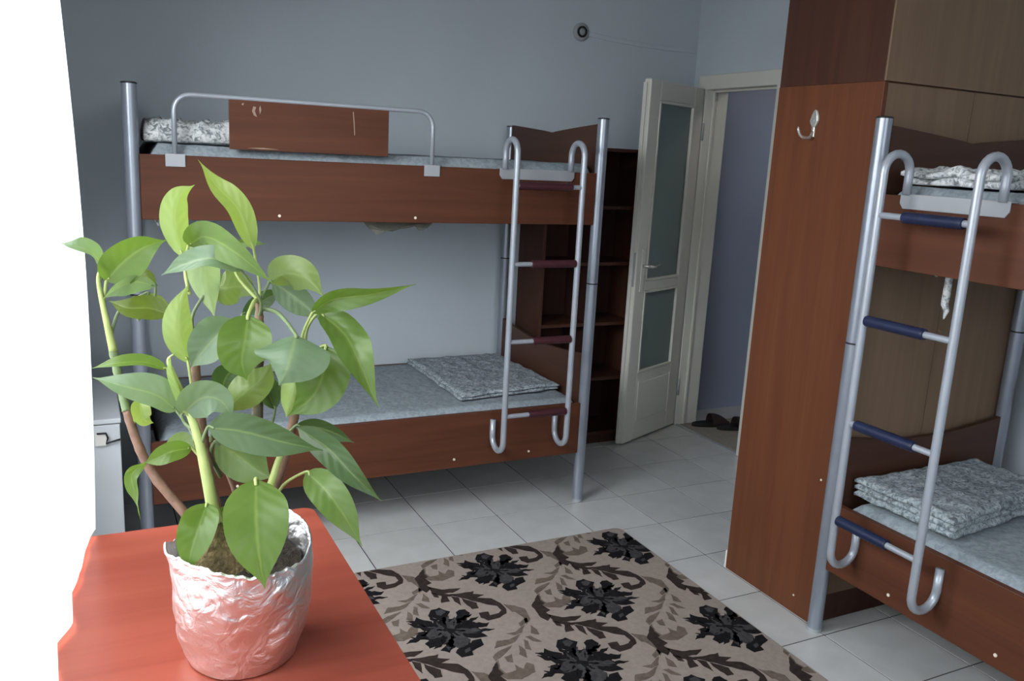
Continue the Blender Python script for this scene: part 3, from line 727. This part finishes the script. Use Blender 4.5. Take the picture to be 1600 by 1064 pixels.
RUG_LIGHT = [[(0.249,0.084),(0.284,0.059),(0.309,0.025),(0.295,-0.044),(0.265,-0.074),(0.277,-0.027),(0.265,0.02),(0.255,0.024)],[(0.242,-0.055),(0.287,-0.031),(0.281,-0.055),(0.241,-0.075)],[(0.173,-0.098),(0.205,-0.101),(0.26,-0.072),(0.229,-0.111),(0.197,-0.118)],[(0.125,-0.128),(0.166,-0.135),(0.22,-0.117),(0.179,-0.154),(0.141,-0.163),(0.097,-0.165)],[(0.071,-0.209),(0.104,-0.185),(0.16,-0.171),(0.123,-0.202),(0.07,-0.235)],[(0.277,-0.079),(0.285,-0.113),(0.279,-0.145),(0.255,-0.126)],[(0.226,-0.139),(0.247,-0.142),(0.265,-0.188),(0.237,-0.172)],[(0.213,-0.153),(0.223,-0.167),(0.209,-0.22),(0.193,-0.203)],[(0.181,-0.179),(0.19,-0.21),(0.175,-0.255),(0.16,-0.226)],[(0.058,-0.248),(0.048,-0.304),(0.064,-0.335),(0.107,-0.352),(0.164,-0.333),(0.178,-0.296),(0.161,-0.276),(0.136,-0.305),(0.12,-0.273),(0.11,-0.303),(0.073,-0.305),(0.067,-0.273),(0.082,-0.231)],[(0.107,-0.223),(0.137,-0.217),(0.121,-0.26),(0.105,-0.249)]]
gx0, gx1, gy0, gy1, GZ = -0.81, 0.79, -2.95, -0.652, 0.007
rug = thing('floral_rug', 'beige rug with black flowers and brown scrolls on the tiles', 'rug', ((gx0+gx1)/2, (gy0+gy1)/2, 0))
rb_ = MB(); ol = rrect(gx0, gx1, gy0, gy1, 0.035, 5)
rb_.prism(ol, lambda p: (p[0], p[1], 0.0008), lambda p: (p[0], p[1], GZ))
rb_.build('rug_body', M['rug'], rug, world=True)
def wav(poly, amp, seed):
    """roughen an outline as weaving does"""
    o = []; n = len(poly)
    for i in range(n):
        a, b = Vector(poly[i]), Vector(poly[(i+1) % n])
        L_ = (b-a).length; k = max(1, int(L_/0.014))
        for q in range(k):
            p = a+(b-a)*(q/k)
            if q: p += Vector((noise.noise(Vector((p.x*90, p.y*90, seed))), noise.noise(Vector((p.x*90, p.y*90, seed+5)))))*amp
            o.append((p.x, p.y))
    return o
def motif(name, polys, off, z, mat, amp=0.004):
    bm = bmesh.new()
    for k, poly in enumerate(polys):
        pts = wav(poly, amp, k*1.7)
        pts = [(x+off[0], y+off[1]) for (x, y) in pts]
        if all(x < gx0 or x > gx1 or y < gy0 or y > gy1 for (x, y) in pts): continue
        vs = [bm.verts.new((x, y, z)) for (x, y) in pts]
        try:
            f = bm.faces.new(vs)
        except ValueError:
            continue
        if f.calc_area() < 1e-7: continue
    bm.normal_update()
    for f in bm.faces:
        if f.normal.z < 0: f.normal_flip()
    bmesh.ops.triangulate(bm, faces=bm.faces)
    e = 0.006
    for (co, no) in (((gx0+e,0,0),(-1,0,0)), ((gx1-e,0,0),(1,0,0)), ((0,gy0+e,0),(0,-1,0)), ((0,gy1-e,0),(0,1,0))):
        bmesh.ops.bisect_plane(bm, geom=bm.verts[:]+bm.edges[:]+bm.faces[:], plane_co=co, plane_no=no, clear_outer=True)
    if not bm.faces: bm.free(); return
    ext = bmesh.ops.extrude_face_region(bm, geom=bm.faces[:])
    for g in ext['geom']:
        if isinstance(g, bmesh.types.BMVert): g.co.z -= (z-0.004)
    Mi = WM[rug.name].inverted()
    for v in bm.verts: v.co = Mi @ v.co
    bmesh.ops.recalc_face_normals(bm, faces=bm.faces)
    me = bpy.data.meshes.new(name); bm.to_mesh(me); bm.free(); me.materials.append(mat)
    o = bpy.data.objects.new(name, me); COL.objects.link(o); o.parent = rug; o['kind'] = 'stuff'
rf = random.Random(11)
def petal(cx, cy, ang, L, w):
    o = []
    for k in range(13):
        t = k/12; o.append((t, w*math.sin(math.pi*t**0.8)*(1+0.5*math.sin(t*19))))
    for k in range(11, 0, -1):
        t = k/12; o.append((t, -w*math.sin(math.pi*t**0.8)*(1+0.5*math.sin(t*23+1))))
    bend = rf.uniform(-0.5, 0.5)
    r = []
    for (t, q) in o:
        a = ang+bend*t
        r.append((cx+L*t*math.cos(a)-q*math.sin(a), cy+L*t*math.sin(a)+q*math.cos(a)))
    return r
PET_B = []; PET_G = []
for k in range(19):
    a = 2*math.pi*k/19+rf.uniform(-.15, .15)
    e = 0.75+0.35*abs(math.cos(a+0.5))
    PET_B.append(petal(0.035*math.cos(a), 0.035*math.sin(a)-0.01, a, rf.uniform(.07, .125)*e, rf.uniform(.010, .017)))
for k in range(12):
    a = 2*math.pi*k/12+rf.uniform(-.2, .2)
    PET_G.append(petal(0.02*math.cos(a), 0.02*math.sin(a)-0.01, a, rf.uniform(.04, .08), rf.uniform(.004, .008)))
for row in range(-1, 9):
    for col in range(-3, 4):
        ox = -0.237 + 0.604*col + (0.312 if row % 2 else 0.0)
        oy = -1.155 - 0.338*(row-1) if row != 1 else -1.155
        ox = -0.237 + 0.604*col + (0.0 if row % 2 else 0.330)
        off = (ox, oy)
        if ox < gx0-0.4 or ox > gx1+0.5 or oy < gy0-0.5: continue
        motif('scroll_motif', RUG_LIGHT, off, GZ+0.0010, M['ruglight'])
        motif('scroll_motif', RUG_DARK, off, GZ+0.0014, M['rugdark'])
        motif('flower_motif', RUG_BLACK, off, GZ+0.0018, M['rugblack'], 0.009)
        motif('flower_motif', PET_B, off, GZ+0.0021, M['rugblack'], 0.006)
        motif('flower_centre', RUG_GREY, off, GZ+0.0024, M['ruggrey'], 0.008)
        motif('flower_centre', PET_G, off, GZ+0.0027, M['ruggrey'], 0.004)

# hallway mat and slippers
hm = thing('hall_mat', 'grey mat with dark leaf patches on the hallway floor', 'mat', (2.73, 0.25, 0))
MB().box((2.02, -0.035, 0.0008), (3.45, 0.525, 0.008)).build('mat_body', mat_rug('mat_ground', srgb(150, 146, 138), 0.1), hm, world=True)
for (x, y, a, b, rz_) in ((2.42, 0.22, 0.14, 0.05, 0.3), (2.22, 0.05, 0.12, 0.05, 0.3), (2.72, 0.40, 0.14, 0.05, 0.4), (2.74, 0.10, 0.14, 0.05, 0.3), (3.10, 0.25, 0.14, 0.05, 0.5)):
    pl = []
    for k in range(20):
        q = 2*math.pi*k/20; rr = 1-0.35*abs(math.cos(q))**3
        u, v = a*math.cos(q), b*math.sin(q)*rr
        pl.append((x+u*math.cos(rz_)-v*math.sin(rz_), y+u*math.sin(rz_)+v*math.cos(rz_)))
    MB().prism(pl, lambda p: (p[0], p[1], 0.006), lambda p: (p[0], p[1], 0.0095)).build('leaf_patch', M['rugdark'], hm, world=True)
def slipper(c, rz_, label):
    t = thing('slipper', label, 'slipper', c, rz_, 'slippers on the hallway mat')
    sole = []
    for k in range(28):
        q = 2*math.pi*k/28
        sole.append((0.13*math.cos(q), (0.045+0.008*math.cos(q))*math.sin(q)))
    MB().prism(sole, lambda p: (p[0], p[1], 0), lambda p: (p[0], p[1], 0.022)).build('sole', M['black'], t, bevel=0.003)
    up_ = MB(); nn = 12
    up_.grid(nn, 9, lambda i, j: ((-0.01+0.13*j/8), (0.048-0.022*(j/8)**3)*math.cos(math.pi*i/(nn-1)), 0.02+(0.055*(1-(j/8)**2.2)+0.004)*math.sin(math.pi*i/(nn-1))))
    up_.build('upper', plain('slipper_felt', srgb(48, 32, 34), 0.9, var=0.2, scale=40), t, smooth=True, fix=False)
    return t
slipper((2.19, 0.44, 0.008), -0.2, 'dark brown slipper on the hallway mat close to the door jamb')
slipper((2.30, 0.33, 0.0098), -0.2, 'dark brown slipper on the hallway mat beside the leaf patch')

# ================================================================== potted plant
def mat_foil():
    m, nt, p = new_mat('crumpled_foil'); N = nt.nodes; L = nt.links
    tc = N.new('ShaderNodeTexCoord'); nz = N.new('ShaderNodeTexNoise'); nz.inputs['Scale'].default_value = 26; nz.inputs['Detail'].default_value = 6
    nz.inputs['Distortion'].default_value = 1.5
    L.new(tc.outputs['Object'], nz.inputs['Vector'])
    bp = N.new('ShaderNodeBump'); bp.inputs['Strength'].default_value = 0.45; bp.inputs['Distance'].default_value = 0.012
    L.new(nz.outputs['Fac'], bp.inputs['Height']); L.new(bp.outputs['Normal'], p.inputs['Normal'])
    p.inputs['Base Color'].default_value = (0.93, 0.93, 0.94, 1); p.inputs['Metallic'].default_value = 1.0
    p.inputs['Roughness'].default_value = 0.3
    return m
M['foil'] = mat_foil()
M['soil'] = plain('potting_soil', srgb(52, 44, 36), 0.95, var=0.5, scale=90, bump=1.0, bscale=130)
M['root'] = plain('root_clump', srgb(112, 96, 68), 0.9, var=0.5, scale=70, bump=1.0, bscale=90)
def mat_leaf():
    m, nt, p = new_mat('leaf_blade'); N = nt.nodes; L = nt.links
    out = N['Material Output']
    uv = N.new('ShaderNodeUVMap'); uv.uv_map = 'leaf'
    sx = N.new('ShaderNodeSeparateXYZ'); L.new(uv.outputs[0], sx.inputs[0])
    ab = N.new('ShaderNodeMath'); ab.operation = 'ABSOLUTE'; L.new(sx.outputs['X'], ab.inputs[0])
    # side veins sweep towards the tip
    ad = N.new('ShaderNodeMath'); ad.operation = 'MULTIPLY_ADD'; ad.inputs[1].default_value = -0.22
    L.new(ab.outputs[0], ad.inputs[0]); L.new(sx.outputs['Y'], ad.inputs[2])
    ml = N.new('ShaderNodeMath'); ml.operation = 'MULTIPLY'; ml.inputs[1].default_value = 46; L.new(ad.outputs[0], ml.inputs[0])
    sn = N.new('ShaderNodeMath'); sn.operation = 'SINE'; L.new(ml.outputs[0], sn.inputs[0])
    rib = N.new('ShaderNodeMapRange'); rib.inputs[1].default_value = 0.0; rib.inputs[2].default_value = 0.09; rib.inputs[3].default_value = 1; rib.inputs[4].default_value = 0
    L.new(ab.outputs[0], rib.inputs[0])
    oi = N.new('ShaderNodeObjectInfo')
    nz = N.new('ShaderNodeTexNoise'); nz.inputs['Scale'].default_value = 18; tc = N.new('ShaderNodeTexCoord'); L.new(tc.outputs['Object'], nz.inputs['Vector'])
    mv = N.new('ShaderNodeMix'); mv.data_type = 'RGBA'; mv.blend_type = 'MULTIPLY'; mv.inputs[0].default_value = 0.5
    cr = N.new('ShaderNodeValToRGB'); e = cr.color_ramp.elements; e[0].position = 0.3; e[1].position = 0.75; e[0].color = (0.82, 0.86, 0.8, 1); e[1].color = (1.08, 1.05, 1.0, 1)
    L.new(nz.outputs['Fac'], cr.inputs['Fac'])
    L.new(oi.outputs['Color'], mv.inputs[6]); L.new(cr.outputs['Color'], mv.inputs[7])
    mr = N.new('ShaderNodeMix'); mr.data_type = 'RGBA'; mr.inputs[7].default_value = srgb(170, 190, 110)
    k = N.new('ShaderNodeMath'); k.operation = 'MULTIPLY'; k.inputs[1].default_value = 0.22; L.new(rib.outputs[0], k.inputs[0])
    L.new(k.outputs[0], mr.inputs[0]); L.new(mv.outputs[2], mr.inputs[6])
    geo = N.new('ShaderNodeNewGeometry')
    pale = N.new('ShaderNodeMix'); pale.data_type = 'RGBA'; pale.inputs[7].default_value = srgb(150, 176, 110)
    kk = N.new('ShaderNodeMath'); kk.operation = 'MULTIPLY'; kk.inputs[1].default_value = 0.35; L.new(geo.outputs['Backfacing'], kk.inputs[0])
    L.new(kk.outputs[0], pale.inputs[0]); L.new(mr.outputs[2], pale.inputs[6])
    L.new(pale.outputs[2], p.inputs['Base Color'])
    p.inputs['Roughness'].default_value = 0.36
    bp = N.new('ShaderNodeBump'); bp.inputs['Strength'].default_value = 0.10; bp.inputs['Distance'].default_value = 0.002
    L.new(sn.outputs[0], bp.inputs['Height']); L.new(bp.outputs['Normal'], p.inputs['Normal'])
    tl = N.new('ShaderNodeBsdfTranslucent')
    br = N.new('ShaderNodeMix'); br.data_type = 'RGBA'; br.blend_type = 'MULTIPLY'; br.inputs[0].default_value = 1; br.inputs[7].default_value = (1.3, 1.3, 0.7, 1)
    L.new(pale.outputs[2], br.inputs[6]); L.new(br.outputs[2], tl.inputs['Color'])
    mx = N.new('ShaderNodeMixShader'); mx.inputs[0].default_value = 0.42
    L.new(p.outputs[0], mx.inputs[1]); L.new(tl.outputs[0], mx.inputs[2]); L.new(mx.outputs[0], out.inputs['Surface'])
    return m
M['leaf'] = mat_leaf()
M['stemlime'] = plain('young_shoot', srgb(150, 164, 98), 0.4, var=0.12, scale=30)
M['stemgreen'] = plain('green_cane', srgb(98, 116, 78), 0.5, var=0.2, scale=30)
M['stembrown'] = plain('brown_cane', srgb(112, 84, 68), 0.6, var=0.25, scale=35, bump=0.3)
M['stemdark'] = plain('old_cane', srgb(84, 78, 58), 0.6, var=0.25, scale=35, bump=0.3)

PC = Vector((-1.08, -2.22, 0.75))
plant = thing('potted_plant', 'green leafy houseplant in a pot wrapped with crumpled silver foil', 'plant', PC)
D0 = (PC+Vector((0, 0, 0.18))-CAM).dot(fwd)
def at(px, py, d=0.0):
    dep = D0+d
    return CAM + (R_*((px-800)/F_PX) + U_*(-(py-532)/F_PX) + fwd)*dep
def ppm(d=0.0): return (D0+d)/F_PX           # metres per pixel at the plant's depth

# foil-wrapped pot
NU, NV = 220, 90
def crumple(p, s):
    a = 0
    for k, (fq, am) in enumerate(((7, 1.0), (15, 0.55), (40, 0.18))):
        q = Vector((p.x*fq*0.75+p.z*fq*0.5+k*7, p.y*fq*0.75, p.z*fq*1.5-p.x*fq*0.5+s))
        a += am*(1-2*abs(noise.noise(q)))
    return a
prof = [(0.0, 0.012), (0.06, 0.008), (0.084, 0.002), (0.092, 0.012)]
def pot_r(v):
    return 0.090 + (0.1145-0.090)*(1-(1-min(1, v))**2.3)
def potpt(i, j):
    th = 2*math.pi*i/NU; v = j/(NV-1)
    rim_h = 0.196 + 0.012*math.sin(th*2+0.6) + 0.007*noise.noise(Vector((math.cos(th)*3, math.sin(th)*3, 1.0))) + 0.004*noise.noise(Vector((math.cos(th)*11, math.sin(th)*11, 4.0)))
    if v < 0.68:
        q = v/0.68; r = pot_r(q); z = 0.003+q*(rim_h-0.003)
    elif v < 0.76:
        q = (v-0.68)/0.08; r = pot_r(1)-0.006*q; z = rim_h+0.004*math.sin(q*math.pi)
    else:
        q = (v-0.76)/0.24; r = pot_r(1)-0.006-0.012*q; z = rim_h-0.045*q
    P = Vector((r*math.cos(th), r*math.sin(th), z))
    k = crumple(P+PC, 2.0)
    # slanted pulled creases
    sl = math.sin((th*3.0-z*38)+2*noise.noise(P*14))
    amp = 0.0050 if v < 0.68 else 0.0066
    rr = r + amp*k*0.8 + 0.0016*sl
    rr += -0.004*math.exp(-((z-0.075)/0.012)**2)*(0.5+0.5*math.sin(th*2+1))
    return (rr*math.cos(th), rr*math.sin(th), max(0.0008, z + (0.002*k if v > 0.66 else 0)))
mp_ = MB(); mp_.grid(NU, NV, potpt, closed=True)
n0 = len(mp_.v); mp_.v.append(Vector((0, 0, 0.001)))
for i in range(NU): mp_.f.append(((i+1) % NU, i, n0))
po = mp_.build('foil_wrapped_pot', M['foil'], plant, fix=True)
auto_smooth(po, 25)
# soil with a root clump
def soilpt(i, j):
    r = 0.098*j/14; th = 2*math.pi*i/48
    x, y = r*math.cos(th), r*math.sin(th)
    h = 0.168 + 0.010*noise.noise(Vector((x*40, y*40, 0))) + 0.006*noise.noise(Vector((x*90, y*90, 2)))
    return (x, y, h)
sm_ = MB(); sm_.grid(48, 15, soilpt, closed=True); sm_.build('soil', M['soil'], plant, smooth=True, fix=False)
def to_local(p): return p-PC
rc0 = to_local(at(345, 885, -0.02))
def rootpt(i, j):
    v = j/14; th = 2*math.pi*i/30
    r = 0.046*(1-v)**0.8+0.010
    x = rc0.x + r*math.cos(th)*(1+0.25*noise.noise(Vector((math.cos(th)*3, math.sin(th)*3, v*6)))) - 0.008*v
    y = rc0.y + r*math.sin(th)
    return (x, y, 0.16+0.088*v+0.006*noise.noise(Vector((x*80, y*80, v*9))))
rm = MB(); rm.grid(30, 15, rootpt, closed=True); rm.build('root_clump', M['root'], plant, smooth=True)

def spline(pts, n):
    """Catmull-Rom through the points"""
    P = [Vector(p) for p in pts]; P = [P[0]*2-P[1]] + P + [P[-1]*2-P[-2]]
    o = []; segs = len(P)-3
    for k in range(n+1):
        s = k/n*segs; i = min(int(s), segs-1); t = s-i
        a, b, c, d = P[i:i+4]
        o.append(0.5*((2*b)+(c-a)*t+(2*a-5*b+4*c-d)*t*t+(3*b-a-3*c+d)*t**3))
    return o
def stem(path, r0, r1, mat, nodes=True):
    pts = spline([at(*p) for p in path], 26)
    rs = [(r0+(r1-r0)*k/26)*ppm()*(1.12 if nodes and k % 6 == 0 else 1.0) for k in range(27)]
    return MB().tube(pts, rs, n=12).build('stem', mat, plant, world=True, smooth=True)

LIME = srgb(136, 158, 84); MID = srgb(92, 120, 52); GREY_SHEEN = srgb(108, 132, 104); DARK = srgb(70, 96, 56); OLIVE = srgb(92, 110, 44); PALE = srgb(154, 176, 134)  # the grey-green tint has the window's reflection put into its colour
SH = [0.0, 0.46, 0.72, 0.88, 0.97, 1.0, 0.99, 0.96, 0.90, 0.80, 0.66, 0.48, 0.28, 0.10, 0.0]
def leaf(path, hw, roll=0, side=1, col=MID, node=None, twist=0, fold=22, wave=0.05, seed=0, curl=0.0):
    n = 28; na = 9
    pts = spline([at(*p) for p in path], n)
    me_v = []; me_f = []; uvs = []
    L_ = sum((pts[i+1]-pts[i]).length for i in range(n))
    for k in range(n+1):
        t = k/n
        tg = (pts[min(k+1, n)]-pts[max(k-1, 0)]).normalized()
        view = (pts[k]-CAM).normalized()
        s = tg.cross(view).normalized()
        nrm = s.cross(tg).normalized()
        if nrm.dot(view) > 0: nrm = -nrm
        a = math.radians(roll+twist*(t-0.5))
        s2 = s*math.cos(a)+nrm*math.sin(a); n2 = nrm*math.cos(a)-s*math.sin(a)
        f = t*14; i0 = min(int(f), 13); w_ = SH[i0]+(SH[i0+1]-SH[i0])*(f-i0)
        wd_ = max(w_, 0.015)*hw*1.1*ppm(path[0][2])
        fo = math.radians(fold)
        for q in range(na):
            u = -1+2*q/(na-1); au = abs(u)
            lift = au*math.sin(fo)*wd_ - curl*wd_*au*au
            wv = wave*wd_*math.sin(t*11+seed*1.9+(2 if u > 0 else 0))*au*au
            p = pts[k] + s2*(u*wd_*math.cos(fo)) + n2*side*(lift+wv)
            me_v.append(p); uvs.append((u, t))
    for k in range(n):
        for q in range(na-1):
            i = k*na+q; me_f.append((i, i+1, i+na+1, i+na))
    m = MB(); m.v = me_v; m.f = me_f
    o = m.build('leaf', M['leaf'], plant, world=True, smooth=True, fix=False)
    me = o.data
    # make the blade's upper face look the way side says
    c = WM[plant.name] @ me.polygons[len(me.polygons)//2].center
    toward = me.polygons[len(me.polygons)//2].normal.dot(CAM-c) > 0
    if toward != (side > 0):
        me.flip_normals()
    ul = me.uv_layers.new(name='leaf')
    for lp in me.loops: ul.data[lp.index].uv = uvs[lp.vertex_index]
    o.color = col
    if node:
        b = pts[0]; e = at(*node); tg = (pts[0]-pts[1]).normalized()
        mid = (b+e)/2 + tg*((b-e).length*0.18)
        rr = max(2.2, min(3.2, hw*0.09))*ppm()
        pp = spline([pts[2], b, mid, e], 16)
        MB().tube(pp, [rr*0.75+rr*0.5*k/16 for k in range(17)], n=10).build('petiole', M['stemlime'] if col in (LIME, MID, PALE) else M['stemgreen'], o, root=plant, world=True, smooth=True)
    return o

# canes
stem([(340,868,0.03),(292,806,0.03),(240,742,0.03),(214,690,0.02),(198,640,0.02)], 8, 7, M['stembrown'])
stem([(198,642,0.02),(188,600,0.02),(176,545,0.01)], 7, 6.5, M['stemgreen'])
stem([(177,548,0.01),(166,500,0.0),(154,440,0.0),(158,418,0.0)], 6.5, 2.0, M['stemlime'], False)
stem([(346,845,-0.03),(334,800,-0.04),(322,740,-0.05),(308,678,-0.05),(287,622,-0.05),(268,578,-0.04),(263,562,-0.04),(272,553,-0.04)], 11, 1.2, M['stemlime'], False)
stem([(352,845,0.0),(330,760,0.0),(318,690,0.0),(312,640,0.0),(306,585,0.0),(304,520,0.0)], 9, 7, M['stembrown'])
stem([(395,850,0.02),(428,765,0.02),(448,700,0.02),(462,640,0.02),(470,590,0.02)], 9, 6, M['stembrown'])
stem([(408,800,-0.02),(424,755,-0.03),(437,715,-0.03),(452,690,-0.03)], 7, 4, M['stemlime'], False)
stem([(385,840,0.05),(398,740,0.05),(402,660,0.05),(403,600,0.04),(404,545,0.03)], 10, 8, M['stemdark'])
stem([(404,548,0.03),(406,510,0.02),(404,470,0.02)], 8, 5, M['stembrown'])
stem([(360,850,0.06),(372,790,0.06),(352,730,0.06),(340,700,0.05)], 5, 3, M['stembrown'])

# leaves: midrib through the points, half width in pixels
leaf([(397,392,0),(374,330,-.02),(338,290,-.03),(309,249,-.02)], 19, 25, 1, LIME, (404,475,.02), twist=50, seed=1, wave=.12)
leaf([(286,404,0),(273,345,-.01),(280,308,-.01),(304,289,0)], 21, 10, -1, LIME, (293,455,-.01), seed=2, twist=20)
leaf([(166,440,0),(190,412,-.02),(222,388,-.03),(260,375,-.02)], 30, 10, 1, MID, (174,520,.01), seed=3)
leaf([(160,414,0),(142,394,-.03),(118,385,-.05),(94,380,-.05)], 18, 50, 1, GREY_SHEEN, (155,440,0), seed=4)
leaf([(243,447,.03),(212,440,.0),(184,450,-.03),(160,467,-.04)], 17, -40, 1, GREY_SHEEN, (215,500,.02), seed=5)
leaf([(206,441,.03),(226,432,.03),(247,447,.03)], 12, 0, -1, OLIVE, None, seed=6)
leaf([(266,492,.03),(235,482,.02),(200,481,0),(170,470,0)], 19, 10, 1, OLIVE, None, seed=7)
leaf([(228,458,.04),(245,472,.04),(258,488,.04),(254,508,.04)], 11, 0, -1, OLIVE, (172,530,.01), seed=8)
leaf([(294,384,0),(322,370,-.04),(370,396,-.08),(428,444,-.07)], 25, 25, 1, MID, (297,460,0), seed=9, fold=12)
leaf([(378,424,-.04),(332,404,-.06),(288,413,-.05),(252,430,-.04)], 20, 35, 1, GREY_SHEEN, (404,500,.02), seed=10)
leaf([(310,372,.03),(312,405,.03),(322,450,.03),(336,498,.03)], 26, 10, -1, PALE, None, seed=11)
leaf([(330,448,.04),(352,450,.04),(378,448,.05),(400,464,.05)], 27, 0, -1, OLIVE, (308,545,.0), seed=12)
leaf([(420,442,.02),(445,428,.01),(478,434,0),(507,464,0)], 27, 10, -1, OLIVE, (404,520,.02), seed=13)
leaf([(425,440,.05),(455,460,.05),(480,480,.05),(500,500,.05)], 22, 10, 1, GREY_SHEEN, None, seed=14)
leaf([(487,490,0),(520,468,-.01),(580,460,-.02),(650,444,-.02)], 18, 28, 1, MID, (475,545,.02), seed=15, wave=.15)
leaf([(498,488,.02),(538,522,0),(562,568,-.02),(592,638,-.02)], 28, -15, 1, MID, (478,560,.02), seed=16, wave=.2, twist=40)
leaf([(505,510,.03),(530,512,.03),(552,530,.03),(560,555,.03)], 16, 0, 1, DARK, None, seed=17, wave=.2)
leaf([(462,523,-.05),(457,545,-.08),(449,575,-.09),(436,602,-.08)], 54, 10, 1, GREY_SHEEN, (404,480,.02), seed=18, fold=-14)
leaf([(508,540,0),(506,580,-.02),(488,620,-.03),(450,650,-.03)], 38, 0, 1, MID, (470,585,.02), seed=19, fold=10)
leaf([(472,560,.0),(460,600,-.02),(452,630,-.02),(447,652,-.02)], 22, 20, -1, LIME, None, seed=20)
leaf([(388,492,-.04),(383,530,-.06),(378,565,-.06),(386,594,-.05)], 38, 0, 1, MID, (404,470,.02), seed=21, fold=18)
leaf([(362,498,0),(338,525,-.02),(314,553,-.02),(298,575,-.02)], 30, 15, 1, GREY_SHEEN, None, seed=22)
leaf([(294,568,-.02),(280,522,-.04),(281,482,-.04),(294,443,-.03)], 22, 10, -1, LIME, (300,650,-.04), seed=23)
leaf([(263,578,-.03),(225,566,-.05),(180,568,-.07),(142,576,-.07)], 13, 45, 1, MID, (280,620,-.05), seed=24)
leaf([(276,642,-.04),(245,618,-.06),(195,604,-.08),(145,590,-.08)], 27, 30, 1, GREY_SHEEN, (305,690,-.05), seed=25)
leaf([(284,648,-.05),(315,622,-.08),(345,626,-.08),(366,655,-.07)], 29, 15, 1, GREY_SHEEN, (300,670,-.05), seed=26)
leaf([(324,668,-.06),(378,674,-.09),(440,690,-.09),(505,704,-.08)], 28, 15, 1, DARK, (325,745,-.05), seed=27, fold=12)
leaf([(465,668,-.03),(512,700,-.06),(552,742,-.07),(597,784,-.06)], 21, 15, 1, DARK, None, seed=28)
leaf([(462,665,.0),(495,668,0),(525,678,0),(554,692,0)], 16, 20, 1, DARK, (448,700,.02), seed=29)
leaf([(478,737,-.03),(508,765,-.07),(538,806,-.08),(566,854,-.08)], 25, 0, 1, MID, (425,790,-.01), seed=30, fold=14)
leaf([(400,748,-.09),(400,800,-.13),(404,860,-.15),(414,920,-.15)], 44, 0, 1, MID, (418,800,-.02), seed=31, fold=8)
leaf([(324,786,-.05),(312,820,-.09),(300,858,-.10),(292,897,-.10)], 27, 10, 1, MID, (335,820,-.04), seed=32)
leaf([(300,700,-.02),(270,705,-.05),(245,716,-.06),(226,724,-.06)], 15, 0, 1, MID, (330,790,-.04), seed=33)
leaf([(230,720,-.06),(206,742,-.06),(213,775,-.06),(220,814,-.06)], 10, 30, 1, MID, None, seed=34, twist=160, wave=.2)
leaf([(218,622,0),(220,640,-.01),(226,656,-.01),(240,661,0)], 14, 0, 1, LIME, (208,668,.02), seed=35)
leaf([(336,690,-.01),(372,712,0),(398,732,0),(425,748,0)], 34, 0, -1, DARK, (345,745,.03), seed=36)
leaf([(352,640,-.04),(384,612,-.04),(410,590,-.03),(424,566,-.03)], 27, 0, -1, OLIVE, (330,690,-.02), seed=37)
leaf([(345,615,0),(352,592,0),(362,580,0),(380,570,0)], 22, 10, 1, DARK, None, seed=38)
leaf([(378,492,.05),(405,474,.06),(425,462,.06),(444,460,.06)], 14, 0, 1, DARK, (404,520,.03), seed=39)
leaf([(498,478,.04),(520,492,.04),(540,508,.04),(552,520,.04)], 9, 0, 1, DARK, None, seed=40)
leaf([(262,712,.02),(280,694,.02),(292,690,.02),(306,702,.02)], 18, 10, 1, GREY_SHEEN, None, seed=41)
leaf([(370,380,.05),(385,379,.05),(398,379,.05),(416,382,.05)], 7, 0, 1, MID, (404,470,.02), seed=42)
leaf([(335,802,.0),(355,796,-.01),(375,790,-.01),(390,792,-.01)], 9, 30, 1, MID, None, seed=43)
leaf([(430,640,.04),(420,615,.04),(418,595,.04),(425,575,.04)], 18, 20, 1, DARK, (403,690,.05), seed=44)
leaf([(300,655,-.055),(284,615,-.06),(270,580,-.06),(266,556,-.05)], 11, 40, -1, LIME, None, seed=45, fold=40)
